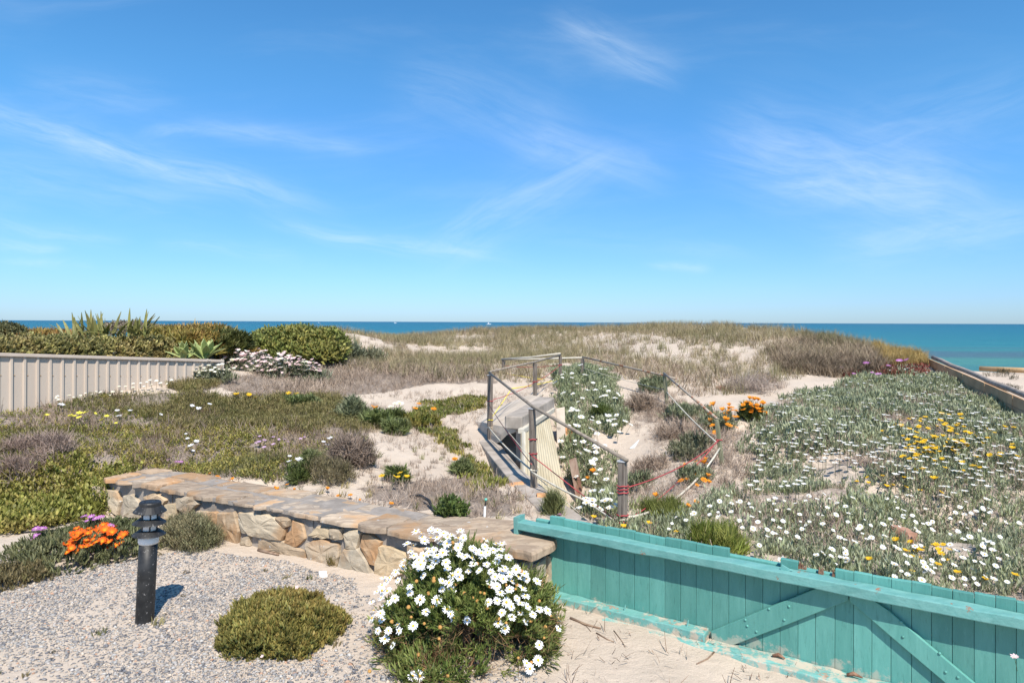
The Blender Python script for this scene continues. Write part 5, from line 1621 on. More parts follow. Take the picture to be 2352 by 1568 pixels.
STR = [(.11, .14, .042), (.155, .185, .06), (.23, .255, .11)]
SGR = [(.17, .19, .10), (.235, .25, .145), (.30, .305, .205)]
clump('strap_leaf_clump', 'dark green strap leaved clump on the sand in the middle left', 'plant', 805, 965, 75, .22, 230, strap_p, SGR, .95, 301)
clump('strap_leaf_clump', 'strap leaved clump with orange flowers right of the heath mat', 'plant', 870, 985, 90, .2, 240, strap_p, STR, .9, 302)
clump('strap_leaf_clump', 'small dark clump in front of the orange flowered clump', 'plant', 905, 1000, 55, .16, 120, strap_p, STR, .8, 303)
clump('strap_leaf_clump', 'low green clump at the back edge of the heath mat', 'plant', 690, 940, 85, .13, 170, strap_p, STR, .75, 304)
clump('carpet_clump', 'yellow green succulent clump beside the open sand', 'plant', 960, 985, 90, .15, 330, finger_p, BRT, 1.2, 305)
clump('twiggy_bush', 'rounded grey brown twiggy bush at the end of the heath mat', 'bush', 800, 1075, 105, .30, 420, twig_p, [(.17, .13, .10), (.25, .19, .15), (.32, .25, .20)], 1.5, 306, key='dry')
clump('twiggy_bush', 'small olive twiggy bush behind the orange flowers on the wall', 'bush', 745, 1115, 115, .22, 480, heath_p, [(.17, .145, .075), (.21, .17, .10), (.15, .13, .06)], 1.1, 307)
clump('dead_bush', 'tangled dead purple grey bush at the far left of the mat', 'bush', 40, 1095, 170, .20, 420, twigd_p, [(.18, .125, .10), (.28, .205, .17), (.37, .285, .235)], .9, 308, key='dry')
clump('green_clump', 'tufty green clump just behind the teal fence', 'plant', 1660, 1285, 125, .17, 360, green_p, [(.12, .165, .03), (.17, .215, .04), (.24, .24, .06)], 1.1, 309, y0=4.6)
clump('green_clump', 'dark leafy weed behind the wall beside the black hose', 'plant', 1035, 1195, 70, .13, 110, bush_p, [(.08, .12, .032), (.12, .165, .045)], .55, 310, y0=5)
clump('green_clump', 'upright rosemary like sprig at the foot of the kerb', 'plant', 1272, 1185, 40, .15, 80, green_p, [(.11, .13, .045), (.17, .18, .07)], 1.2, 311, y0=5)
clump('green_clump', 'tufty green clump at the foot of the stout post', 'plant', 1530, 1200, 110, .12, 200, green_p, [(.13, .16, .036), (.19, .205, .05)], 1.0, 312, y0=5)
clump('silver_clump', 'silver grey clump at the back of the pit under the leaning post', 'plant', 1505, 905, 70, .18, 160, silver_p, SGR, 1.4, 313)
clump('silver_clump', 'dark silver bush on the dune left of the railing', 'plant', 805, 835, 48, .42, 150, silver_p, [(.14, .16, .095), (.21, .225, .145)], 2.2, 314)
clump('silver_clump', 'second silver bush on the dune, lower and wider', 'plant', 855, 838, 60, .30, 130, silver_p, [(.17, .175, .10), (.25, .24, .15)], 2.2, 315)
clump('strap_leaf_clump', 'tall strap leaved clump at the right foot of the coastal shrub', 'plant', 745, 840, 60, .55, 110, [tuft(130, 20, .42, .02, .4, 1.1, .06)], [(.16, .17, .07), (.25, .24, .115)], 1.1, 316)
clump('green_clump', 'ferny green plant on the slope inside the pit', 'plant', 1385, 965, 50, .2, 140, green_p, [(.07, .10, .025), (.11, .14, .035)], 1.2, 317)
clump('twiggy_bush', 'dry brown bush at the foot of the slope in the pit', 'bush', 1475, 945, 70, .22, 170, twig_p, [(.24, .18, .13), (.36, .27, .20)], 1.5, 318, key='dry', lo=.2)
clump('dead_bush', 'grey dead bush on the sand behind the pit', 'bush', 1735, 905, 100, .16, 160, bigtwig_p, [(.27, .215, .18), (.37, .30, .25)], .9, 319, key='dry')

clump('silver_clump', 'silver grey bush with orange flowers under the sagging white rope', 'plant', 1600, 1112, 80, .11, 130, silver_p, SGR, 1.0, 330)
clump('silver_clump', 'dark silver bush between the leaning post and the pit', 'plant', 1590, 1055, 120, .13, 190, silver_p, [(.13, .135, .07), (.20, .20, .12)], 1.05, 331)
clump('silver_clump', 'wide silver bush behind the pipe left of the orange flowers', 'plant', 1590, 965, 120, .13, 190, silver_p, SGR, 1.15, 332)
clump('silver_clump', 'silver bush with orange flowers beyond the leaning post', 'plant', 1655, 990, 90, .14, 150, silver_p, SGR, 1.15, 333)
clump('silver_clump', 'small silver bush on the pit floor behind the stout post', 'plant', 1465, 1130, 70, .14, 110, silver_p, SGR, 1.0, 334)
clump('dead_bush', 'brown tangle on the slope below the leaning back post', 'bush', 1545, 1010, 80, .13, 150, twig_p, DRY, 1.3, 335, key='dry', lo=.2)
clump('dead_bush', 'grey tangle in the middle of the pit slope', 'bush', 1500, 1085, 100, .10, 150, twig_p, DRY, 1.2, 336, key='dry', lo=.2)

# the front garden
mound_p = [sprig(160 + i, 5, 5, .040, .026, .0095, .75, .02, (1, .45), .8) for i in range(4)]
imound, _ = clump('iceplant_mound', 'low round fleshy green mound in the middle of the gravel', 'plant', 605, 1512, 340, .20, 3600, mound_p, [(.085, .115, .030), (.125, .15, .040), (.185, .19, .055), (.25, .19, .06)], .85, 401, (.42, .31, .09), .6, .72, depth=.88, lo=.80, even=True)
ipatch, _ = clump('iceplant_patch', 'grey green fleshy patch at the left with orange and purple flowers', 'plant', 150, 1300, 340, .17, 1600, finger_p, [(.115, .135, .055), (.165, .175, .075), (.22, .215, .105)], .85, 402, (.22, .23, .12), .4, .7, depth=1.0, lo=.7)
clump('iceplant_patch', 'small dry fleshy patch at the left edge of the gravel', 'plant', 20, 1352, 130, .09, 420, finger_p, [(.19, .155, .075), (.26, .205, .10), (.15, .15, .06)], .7, 403)
clump('grey_green_shrub', 'fine leaved grey green shrub against the stone wall behind the lamp', 'shrub', 428, 1264, 140, .27, 1300, heath_p, [(.165, .17, .08), (.22, .21, .11), (.26, .22, .12)], 1.05, 404, (.22, .20, .12), .4, .75, depth=.8, lo=.5)
clump('green_mat_edge', 'trailing green plant spilling over the left end of the wall', 'plant', 245, 1180, 90, .30, 480, mat_p, GRN, 1.1, 405, (.17, .16, .045), .5)
clump('grass_sprout', 'small grass sprout at the foot of the wall', 'plant', 765, 1300, 22, .06, 12, green_p, [(.14, .13, .04), (.22, .16, .06)], .8, 406)

# ------------------------------------------------------------------ flowers
def flower_mesh(name, petal, centre, R, seed, n=13, cup=.25, stem=.09, w=.42, rc=.28, notch=False, ringcol=None):
    r = random.Random(seed)
    V_, T, C_ = [], [], []
    def v(p, c): V_.append(p); C_.append(c); return len(V_) - 1
    for i in range(n):
        a = i / n * 6.283 + r.uniform(-.1, .1); L = R * r.uniform(.88, 1.06); cu = cup + r.uniform(-.12, .12)
        ca, sa_ = math.cos(a), math.sin(a); wd = w * R * .5
        f = r.uniform(.9, 1.05)
        col = tuple(q * f for q in petal); col0 = ringcol or col
        def pt(d, s): return (ca * d - sa_ * s, sa_ * d + ca * s, stem + cu * d + .0)
        a0, a1 = v(pt(R * rc * .6, -wd * .45), col0), v(pt(R * rc * .6, wd * .45), col0)
        b0, b1 = v(pt(L * .72, -wd), col), v(pt(L * .72, wd), col)
        e = v(pt(L, 0), col)
        T += [(a0, a1, b1), (a0, b1, b0), (b0, b1, e)]
    k = 8
    ring = [v((math.cos(j / k * 6.283) * R * rc, math.sin(j / k * 6.283) * R * rc, stem + .003), centre) for j in range(k)]
    top = v((0, 0, stem + R * .16), centre)
    T += [(ring[j], ring[(j + 1) % k], top) for j in range(k)]
    if stem > .01:
        g = (.10, .13, .05)
        q = [v((.002 * math.cos(j * 2.1), .002 * math.sin(j * 2.1), -.03), g) for j in range(3)] + [v((.002 * math.cos(j * 2.1), .002 * math.sin(j * 2.1), stem), g) for j in range(3)]
        for j in range(3): T += [(q[j], q[(j + 1) % 3], q[3 + (j + 1) % 3]), (q[j], q[3 + (j + 1) % 3], q[3 + j])]
    o_ = bigmesh(name, np.array(V_), np.array(T), M['petal'], np.array(C_))
    me = o_.data
    bpy.data.objects.remove(o_); ORG.pop(o_, None)
    return me


WHITE, YEL, ORA = (.80, .80, .76), (.80, .52, .03), (.80, .22, .02)
FM = dict(
    white=[flower_mesh('white_flower', WHITE, (.62, .42, .06), .030, i, 14, c, .10) for i, c in enumerate((.05, .25, .12, .5))],
    yellow=[flower_mesh('yellow_flower', YEL, (.55, .30, .02), .032, 10 + i, 13, c, .10, ringcol=(.70, .40, .02)) for i, c in enumerate((.1, .3, .7))],
    lemon=[flower_mesh('yellow_flower', (.80, .72, .10), (.70, .60, .08), .032, 15 + i, 13, c, .10) for i, c in enumerate((.1, .3, .7))],
    orange=[flower_mesh('orange_flower', (.80, .30, .02), (.50, .18, .02), .032, 20 + i, 13, c, .085, ringcol=(.60, .20, .02)) for i, c in enumerate((.15, .4, 1.0))],
    red_orange=[flower_mesh('orange_flower', (.78, .115, .015), (.62, .36, .03), .034, 25 + i, 18, c, .05, w=.3, ringcol=(.75, .30, .02)) for i, c in enumerate((.2, .4, .6))],
    pink=[flower_mesh('pink_flower', (.80, .60, .59), (.74, .64, .54), .030, 30 + i, 12, c, .09, rc=.4) for i, c in enumerate((.25, .7))],
    cream=[flower_mesh('white_flower', (.80, .78, .68), (.70, .62, .30), .030, 35 + i, 12, c, .09, rc=.4) for i, c in enumerate((.2, .5))],
    purple=[flower_mesh('purple_flower', (.52, .20, .50), (.60, .50, .45), .022, 40 + i, 20, c, .06, w=.25) for i, c in enumerate((.2, .45))],
    lilac=[flower_mesh('lilac_flower', (.62, .42, .60), (.30, .20, .34), .028, 45 + i, 14, c, .07) for i, c in enumerate((.2, .45))],
    daisy=[flower_mesh('white_daisy', (.80, .80, .80), (.35, .30, .35), .038, 50 + i, 15, c, .09, w=.34, rc=.22) for i, c in enumerate((.1, .3))],
)


def plant_flower(kind, name, P, label, group, r, k=1.0, tilt=.3, parent=None):
    o_ = bpy.data.objects.new(name, FM[kind][r.integers(0, len(FM[kind]))])
    COL.objects.link(o_)
    if parent is not None:
        o_.parent = parent; o_.location = Vector(P) - ORG[parent]
    else:
        o_.location = P; tag(o_, label, 'flower', group)
    s = k * r.uniform(.62, 1.22) * (1 + .055 * max(0, P[1] - 6) if parent is None else 1)
    o_.scale = (s, s, s)
    # blooms lean a little towards the sun
    o_.rotation_euler = (tilt * r.uniform(.2, 1.3), r.normal(0, .22), r.normal(0, .5))
    return o_


def hitf(x, y, y0=3.2, lift=.1):
    h = hit(x, y, y0, lift)
    h[:, 2] += lift - .085
    return h


def hit_thing(t, x, y, out=.01):
    """first leaf of a plant met by the line of sight through a pixel"""
    from mathutils.bvhtree import BVHTree
    if t not in BV:
        print('BV', t.name, t.location[:], len(t.children[0].data.vertices))
        c = [o_ for o_ in t.children if o_.name.startswith('foliage')][0]
        BV[t] = BVHTree.FromPolygons([v.co + ORG[t] for v in c.data.vertices], [tuple(p_.vertices) for p_ in c.data.polygons])
    d = (at(x, y, 1.0) - Vector((0, 0, EYE))).normalized()
    q = BV[t].ray_cast(Vector((0, 0, EYE)), d)
    return None if q[0] is None else q[0] - d * out


BV = {}


def strew(n, polys, r, y0=3.2, lift=.05, mind=9, noise=None, grow=1):
    out = []; tries = 0
    bb_ = [min(p_[0] for q in polys for p_ in q), max(p_[0] for q in polys for p_ in q), min(p_[1] for q in polys for p_ in q), max(p_[1] for q in polys for p_ in q)]
    while len(out) < n and tries < 60:
        tries += 1
        x, y = r.uniform(bb_[0], bb_[1], 500), r.uniform(bb_[2], bb_[3], 500)
        ok = np.zeros(500, bool)
        for q in polys: ok |= inpoly(x, y, q)
        if noise: ok &= fbm(x / noise[0] + 3, y / noise[0] * 1.6, 3) > noise[1] + r.uniform(-.08, .08, 500)
        for a, c in zip(x[ok], y[ok]):
            if all((a - e) ** 2 + ((c - g) * 1.6) ** 2 > (mind * (1 + 1.3 * max(0, c - 900) / 400 * grow)) ** 2 for e, g in out): out.append((a, c))
            if len(out) >= n: break
    h = hitf([e for e, g in out], [g for e, g in out], y0, lift)
    h = h[~np.isnan(h[:, 0])]
    return h[behind(h) & notgate(h)]


def strew_on(t, n, polys, r, mind=6, out_=.012):
    res, px = [], []
    bb_ = [min(p_[0] for q in polys for p_ in q), max(p_[0] for q in polys for p_ in q), min(p_[1] for q in polys for p_ in q), max(p_[1] for q in polys for p_ in q)]
    for _ in range(6000):
        if len(res) >= n: break
        x, y = r.uniform(bb_[0], bb_[1]), r.uniform(bb_[2], bb_[3])
        if not any(inpoly([x], [y], q)[0] for q in polys): continue
        if any((x - a) ** 2 + ((y - c) * 1.4) ** 2 < mind ** 2 for a, c in px): continue
        px.append((x, y))
        h_ = hit_thing(t, x, y, out_)
        if h_ is not None: res.append(np.array(h_) - np.array([0, 0, .05]))
    return res


r = np.random.default_rng(77)
FIELD = [(1500, 1200), (1600, 1165), (1720, 1100), (1725, 1020), (1755, 990), (1770, 925), (1810, 905), (1960, 880), (2050, 850), (2130, 850), (2250, 905), (2352, 960), (2352, 1330), (2100, 1330), (1850, 1290), (1600, 1230)]
LM = [((1700, 960), 'on the left rim of the silver bed near the dense orange plant', 'rim by the orange plant'), ((1850, 930), 'at the back of the silver bed beside the pale sand', 'back of the bed'),
      ((2080, 870), 'at the top of the silver bed under the dune brow', 'top of the bed'), ((2260, 935), 'beside the log edging at the upper right', 'beside the log edging'),
      ((1720, 1100), 'on the left side of the silver bed above the dry litter', 'left side of the bed'), ((1900, 1050), 'in the middle of the silver bed', 'middle of the bed'),
      ((2200, 1050), 'between the yellow flowers of the silver bed', 'between the yellow flowers'), ((1560, 1210), 'between the stout post and the green tuft behind the fence', 'between post and tuft'),
      ((1780, 1230), 'behind the fence right of the green tuft', 'right of the green tuft'), ((1950, 1180), 'in the lower part of the silver bed left of the red rock', 'left of the red rock'),
      ((2080, 1230), 'around the reddish rock in the silver bed', 'around the red rock'), ((2250, 1200), 'in the lower right corner of the silver bed', 'lower right of the bed')]
h = strew(600, [FIELD], r, 3.2, .14, 7.0, (80, .41))
h = h[np.argsort(h[:, 1])]
near = h[:195]; rest = h[195:]
for q in near:
    x, y = proj(q)
    l_ = min(LM, key=lambda e: (e[0][0] - x) ** 2 + 3 * (e[0][1] - y) ** 2)
    plant_flower('white', 'white_flower', q, 'white flower ' + l_[1], 'white flowers, ' + l_[2], r, .70, .6)


def flower_stuff(name, kind, P, k, seed):
    """the smallest flowers of a bed, joined"""
    pr = []
    for me in FM[kind]:
        n = len(me.vertices); v = np.empty(n * 3, np.float32); me.vertices.foreach_get('co', v)
        t = np.empty(len(me.polygons) * 3, np.int32); me.polygons.foreach_get('vertices', t)
        c = np.empty(n * 4, np.float32); me.attributes['Col'].data.foreach_get('color', c)
        pr.append((v.reshape(-1, 3), t.reshape(-1, 3), c.reshape(-1, 4)[:, :3]))
    r_ = np.random.default_rng(seed); VV, TT, CC = [], [], []; off = 0
    for q in P:
        v, t, c = pr[r_.integers(0, len(pr))]
        VV.append(v * k * r_.uniform(.8, 1.2) + q); TT.append(t + off); CC.append(c); off += len(v)
    o_ = bigmesh(name, np.concatenate(VV), np.concatenate(TT), M['petal'], np.concatenate(CC))
    return tag(o_, kind='stuff')


if len(rest): flower_stuff('white_flowers', 'white', rest, 1.1, 5)
for q in strew(95, [Z['pit'], Z['pit2'], Z['pit3']], r, 5.5, .15, 10, None, 0): plant_flower('white', 'white_flower', q, 'white flower among silver leaves inside the pit', 'white flowers in the pit', r, 1.25)
YF = [[(2010, 990), (2090, 950), (2352, 955), (2352, 1075), (2190, 1085), (2080, 1060)]]
YF2 = [[(2080, 965), (2200, 950), (2240, 985), (2190, 1050), (2090, 1055)]]
for q in strew(55, YF2, r, 3.2, .13, 5, None, 0): plant_flower('yellow', 'yellow_flower', q, 'yellow flower in the dense drift near the right edge of the silver bed', 'yellow flowers of the dense drift', r, .95)
for q in strew(65, YF, r, 3.2, .13, 7, None, 0): plant_flower('yellow', 'yellow_flower', q, 'yellow flower scattered round the dense yellow drift at the right edge', 'yellow flowers round the drift', r, .9)
for q in strew(16, [[(2060, 1240), (2170, 1245), (2180, 1275), (2060, 1275)]], r, 3.2, .08, 7): plant_flower('yellow', 'yellow_flower', q, 'yellow flower in the cluster in front of the red rock', 'yellow flowers by the red rock', r, .85)
for q in strew(14, [[(1960, 1075), (2150, 1070), (2160, 1130), (1960, 1130)]], r, 3.2, .08, 14): plant_flower('yellow', 'yellow_flower', q, 'yellow flower scattered among white ones in the middle of the bed', 'scattered yellow flowers', r, 1.05)
for q in strew(14, [[(1340, 1185), (1480, 1195), (1700, 1245), (1690, 1262), (1560, 1240), (1360, 1205)]], r, 4.6, .08, 12): plant_flower('yellow', 'yellow_flower', q, 'yellow flower just behind the teal fence near the stout post', 'yellow flowers behind the fence', r, .75)
for q in strew(6, [[(1990, 1280), (2352, 1310), (2352, 1340), (2000, 1295)]], r, 3.2, .08, 25): plant_flower('yellow', 'yellow_flower', q, 'yellow flower close behind the right part of the teal fence', 'yellow flowers above the fence rail', r, .85)
for q in strew(22, [[(1620, 935), (1690, 930), (1690, 995), (1640, 1000)]], r, 5, .10, 8): plant_flower('orange', 'orange_flower', q, 'orange flower in the bed beyond the leaning post', 'orange flowers right of the pit', r, 1.3)
for q in strew(20, [[(1560, 1060), (1630, 1050), (1640, 1105), (1570, 1110)], [(1580, 1010), (1600, 1000), (1600, 1030), (1580, 1030)]], r, 5, .07, 8): plant_flower('orange', 'orange_flower', q, 'orange flower under the sagging white rope', 'orange flowers under the rope', r, 1.1)
for q in strew(12, [[(1500, 1140), (1600, 1150), (1580, 1175), (1500, 1165)]], r, 5, .07, 10): plant_flower('orange', 'orange_flower', q, 'small orange flower on the slope behind the stout post', 'orange flowers behind the stout post', r, .9)
cl_, b_ = clump('gazania_plant', 'bushy plant covered with orange flowers on the sand right of the pit', 'plant', 1730, 970, 60, .2, 160, strap_p, STR, .7, 501)
for q in strew_on(cl_, 26, [[(1705, 930), (1725, 920), (1755, 930), (1757, 955), (1710, 958)]], r, 6): plant_flower('orange', 'flower', q, '', '', r, 1.25, parent=cl_)
for (x, y, w, h_, lab, kd, pts, sd) in (
        (912, 1112, 62, .12, 'green plant with five yellow flowers on the open sand', 'yellow', [(880, 1097), (898, 1103), (918, 1092), (938, 1082), (925, 1088), (935, 1100)], 511),
        (832, 1072, 44, .16, 'small leafy plant with two white daisies on the open sand', 'daisy', [(824, 1043), (838, 1040), (842, 1048)], 512),
        (683, 1112, 50, .18, 'leafy plant with white daisies left of the small twiggy bush', 'daisy', [(670, 1062), (684, 1058), (676, 1070), (664, 1045)], 513),
        (1062, 1092, 56, .12, 'green clump with two orange flowers beside the kerb', 'orange', [(1045, 1055), (1073, 1062)], 514),
        (712, 1072, 40, .12, 'leafy plant with three white daisies by the twiggy bush', 'daisy', [(752, 1005), (743, 1010), (762, 1002), (748, 1018)], 515)):
    cl_, b_ = clump('flowering_plant', lab, 'plant', x, y, w, h_, 90, strap_p, STR, .6, sd)
    for q in hitf([p_[0] for p_ in pts], [p_[1] for p_ in pts], 5, .12):
        if not np.isnan(q[0]): plant_flower(kd, 'flower', q, '', '', r, 1.0, parent=cl_)
for (pts, kd, nm, lab, grp, k, lift) in (
        ([(625, 1113), (641, 1117), (652, 1118), (662, 1113), (676, 1117), (688, 1119), (700, 1127), (708, 1122), (717, 1130), (752, 1122), (778, 1135), (806, 1134), (825, 1138), (895, 1150)], 'orange', 'orange_flower', 'orange flower in the row along the back of the stone wall', 'orange flowers behind the wall', .72, .06),
        ([(484, 1080), (497, 1091), (509, 1090), (535, 1094), (531, 1098)], 'orange', 'orange_flower', 'orange yellow bud at the back of the left end of the wall', 'orange buds behind the wall', .7, .06),
        ([(850, 935), (825, 940), (838, 938), (872, 948), (960, 932), (905, 948), (995, 945), (948, 945)], 'orange', 'orange_flower', 'orange flower on the strap leaved clumps', 'orange flowers on the strap clumps', 1.2, .12),
        ([(905, 935), (912, 942), (825, 948), (900, 944)], 'cream', 'white_flower', 'pale yellow flower between the strap leaved clumps', 'pale flowers on the strap clumps', 1.5, .12),
        ([(600, 1000), (628, 1000), (655, 1003), (690, 1003), (607, 1008), (632, 1020), (663, 1008), (596, 1015), (640, 1003), (610, 1025), (585, 1012), (700, 1000)], 'lilac', 'lilac_flower', 'lilac flower at the front of the heath mat', 'lilac flowers on the heath mat', .9, .10),
        ([(395, 1055), (415, 1060), (405, 1058)], 'purple', 'purple_flower', 'purple flower in the low weeds behind the wall', 'purple flowers behind the wall', 1.3, .08),
        ([(446, 1028), (428, 992), (450, 1012), (432, 1003), (441, 1030)], 'daisy', 'white_daisy', 'white daisy in the weeds left of the lilac flowers', 'white daisies in the weeds', .85, .1),
        ([(108, 956), (175, 960), (182, 955), (200, 950), (213, 945), (245, 958), (242, 968), (268, 968), (170, 962), (188, 962), (205, 955)], 'lemon', 'yellow_flower', 'pale yellow flower in the weeds below the steel fence', 'yellow flowers below the steel fence', .95, .15),
        ([(275, 1232 - 275), (270, 942), (300, 944), (365, 947), (140, 927), (136, 932), (440, 930), (450, 934), (462, 938), (480, 928)], 'daisy', 'white_daisy', 'white flower scattered in the mat near the steel fence', 'scattered white flowers', .8, .15),
        ([(545, 920), (572, 916), (590, 921), (665, 916), (685, 914)], 'yellow', 'yellow_flower', 'yellow flower on the sand strip behind the heath mat', 'yellow flowers on the sand strip', 1.2, .08),
        ([(1134, 1203)], 'yellow', 'yellow_flower', 'single yellow flower behind the wall beside the sprinkler', None, 1.1, .05),
        ([(1098, 1190)], 'pink', 'pink_flower', 'single pinkish flower behind the wall left of the sprinkler', None, .8, .06),
        ([(1284, 1173)], 'purple', 'purple_flower', 'single bright purple flower above the left end of the teal fence', None, 1.3, .06),
        ([(2000, 860), (1960, 862), (1930, 850), (2040, 847), (2090, 838), (2020, 870), (1990, 848), (2065, 842)], 'purple', 'purple_flower', 'magenta flower on the red succulents below the dune brow', 'magenta flowers on the red succulents', 2.0, .1),
        ([(1350, 1098), (1365, 1092)], 'orange', 'orange_flower', 'orange flower deep in the pit among silver leaves', 'orange flowers deep in the pit', 1.1, .12)):
    for q in hitf([p_[0] for p_ in pts], [p_[1] for p_ in pts], 5, lift):
        if not np.isnan(q[0]): plant_flower(kd, nm, q, lab, grp, r, k)
# strawflowers at the end of the steel fence, and the white ones strewn along its foot
st1, _ = clump('strawflower_bush', 'grey leaved strawflower bush at the end of the steel fence', 'bush', 632, 870, 275, .36, 1000, silver_p, [(.22, .24, .14), (.30, .31, .20), (.36, .36, .26)], 1.05, 521, depth=.4)
st2, _ = clump('strawflower_bush', 'lower grey leaved bush with cream flowers against the steel fence', 'bush', 470, 878, 140, .20, 420, silver_p, SGR, 1.1, 522, depth=.4)
for q in strew_on(st1, 240, [[(505, 850), (525, 815), (610, 806), (690, 808), (740, 835), (735, 862), (560, 868)]], r, 4.6): plant_flower('pink' if r.random() < .7 else 'cream', 'strawflower', q, 'pink or white strawflower on the bush at the end of the steel fence', 'strawflowers by the fence end', r, 1.05)
for q in strew_on(st2, 60, [[(395, 872), (440, 838), (520, 832), (545, 852), (430, 880)]], r, 6): plant_flower('cream', 'cream_flower', q, 'cream flower on the lower bush against the steel fence', 'cream flowers by the steel fence', r, .9)
for q in strew(34, [[(120, 912), (260, 888), (400, 866), (400, 880), (270, 900), (140, 925)]], r, 8, .14, 9): plant_flower('cream', 'cream_flower', q, 'white flower in the strip along the foot of the steel fence', 'white flowers along the fence foot', r, .72)
# iceplant flowers in the gravel garden
for q in strew_on(ipatch, 62, [[(140, 1250), (165, 1215), (215, 1200), (285, 1208), (288, 1238), (250, 1268), (205, 1270), (150, 1262)]], r, 6):
    plant_flower('red_orange', 'orange_flower', q, 'vivid orange flower in the cluster on the left fleshy patch', 'orange flowers on the fleshy patch', r, 1.1, .5)
for pts in ([(200, 1195), (208, 1190), (216, 1196), (224, 1198), (232, 1195), (212, 1202), (228, 1203), (240, 1210), (246, 1214), (220, 1190)], [(85, 1226), (92, 1222), (98, 1228), (78, 1234), (103, 1218), (92, 1230)], [(140, 1208), (146, 1209)]):
    for (x, y) in pts:
        q = hit_thing(ipatch, x, y, .01)
        if q is None: q = Vector(hitf([x], [y], 4, .12)[0])
        plant_flower('purple', 'purple_flower', np.array(q) - np.array([0, 0, .05]), 'purple flower on the grey green fleshy patch at the left', 'purple flowers on the fleshy patch', r, 1.5, .5)
for pts, lab in (([(608, 1488)], 'single pink flower at the front of the round fleshy mound'), ([(681, 1338)], 'tiny pink flower at the back of the round fleshy mound')):
    q = hitf([p_[0] for p_ in pts], [p_[1] for p_ in pts], 3.4, .12)[0]
    plant_flower('pink', 'pink_flower', q, lab, None, r, .6, .5)
q = hit([2338], [1530], 3.0, .03)[0]
plant_flower('pink', 'pink_flower', at(2335, 1532, 3.25), 'pale pink flower on a stem at the lower right corner before the fence', None, r, 1.0, .6)

# ------------------------------------------------------------------ the white daisy bush
DP = [(530,130),(580,145),(590,185),(670,110),(680,140),(735,120),(670,190),(730,185),(815,155),(830,185),(950,125),(980,190),(490,250),(510,265),(445,245),(765,235),(825,245),(840,300),(940,255),(930,285),(1190,210),(1290,245),(1345,245),(1185,275),(1065,290),(1110,320),(1265,310),(1335,300),(1150,335),(700,305),(640,295),(730,360),(650,340),(600,360),(820,345),(510,360),(480,320),(410,405),(480,420),(530,440),(600,410),(560,400),(680,395),(720,410),(950,350),(1000,370),(1060,380),(1170,360),(1210,330),(1320,360),(1300,410),(1410,375),(1075,440),(1200,440),(1130,500),(1030,505),(930,515),(830,480),(670,465),(575,480),(600,550),(410,465),(340,515),(360,590),(280,570),(220,570),(250,600),(210,640),(470,655),(780,600),(845,615),(870,680),(880,545),(945,565),(780,680),(1240,510),(1375,475),(1350,505),(1420,535),(1480,490),(1500,560),(1280,560),(1330,550),(1440,600),(1500,490),(1580,580),(1270,640),(1230,610),(1300,650),(1360,580),(1540,665),(1420,680),(1330,710),(1570,740),(1490,765),(1300,785),(1220,800),(1390,800),(1520,810),(1435,840),(1345,900),(1520,900),(1440,940),(1590,840),(1640,915),(1700,870),(1780,880),(1880,950),(1890,1000),(1880,1050),(1570,985),(1310,1000),(1375,1050),(570,775),(730,780),(625,890),(825,865),(860,910),(890,945),(1015,970),(505,1025),(210,690),(260,695),(160,700),(200,760),(330,765),(280,800),(230,845),(110,800),(130,880),(195,905),(115,950),(210,965),(270,1070),(370,1070),(355,1015),(170,1070),(235,1150),(310,1210),(495,1390),(575,1375),(565,1525),(500,1520),(765,1490),(1700,1205),(1690,1350),(1580,1380),(1610,1440),(475,715),(1680,600),(1560,530)]
BC, BR = Vector((-.25, 4.14, .06)), Vector((.52, .40, .54))
bush = thing('daisy_bush', (BC.x, BC.y, float(ground(BC.x, BC.y))), 'large bush of white daisies between the stone wall and the teal fence', 'bush')
dr_ = np.random.default_rng(66)
daisy_p = [sprig(140 + i, 5, 7, .085, .040, .0075, .8, .02, (.7, 1, 0), 1.0) for i in range(5)]
bl = [(*BC, *BR), (BC.x - .14, BC.y - .30, -.02, .30, .22, .13), (BC.x + .30, BC.y - .02, .02, .24, .24, .26), (BC.x - .3, BC.y - .02, .02, .25, .26, .30)]
P, nr = shell_pts(bl, 3000, dr_, .5, .93)
low = (P[:, 2] < .24) & (P[:, 1] < BC.y) & (np.abs(P[:, 0] - BC.x - .06) < .30) & (P[:, 1] > BC.y - .42)
ok = ~low | (dr_.random(len(P)) < .30)
P, nr = P[ok], nr[ok]
nr = nr * .5 + np.array([0, 0, .5]) + dr_.normal(0, .25, nr.shape)
scatter('foliage', daisy_p, P, dr_.uniform(.7, 1.2, len(P)), palette(len(P), [(.10, .145, .032), (.145, .195, .045), (.205, .235, .065), (.125, .15, .04)], 66, P, 3, .4), parent=bush, tip=(.23, .25, .08), tipk=.4, seed=66, nrm=nr)
P, nr = shell_pts(bl, 420, dr_, .5, .9)
k = P[:, 2] < .26
scatter('dry_stalks', bigtwig_p, P[k], .55, palette(int(k.sum()), [(.20, .11, .06), (.28, .17, .09), (.22, .16, .08)], 67), parent=bush, seed=67, nrm=nr[k], mat_key='dry')
mb = MB()
for _ in range(46):
    a = dr_.uniform(0, 6.283); l = dr_.uniform(.2, 1.25)
    e = BC + Vector((math.cos(a) * math.sin(l) * BR.x, math.sin(a) * math.sin(l) * BR.y, math.cos(l) * BR.z)) * dr_.uniform(.6, .95)
    b0_ = Vector((BC.x + dr_.normal(0, .05), BC.y + dr_.normal(0, .05), -.02))
    mb.tube([b0_, (b0_ + e) / 2 + Vector((0, 0, .06)), e], [.006, .004, .002], 4, False)
mb.build('branch', M['twig'], bush)


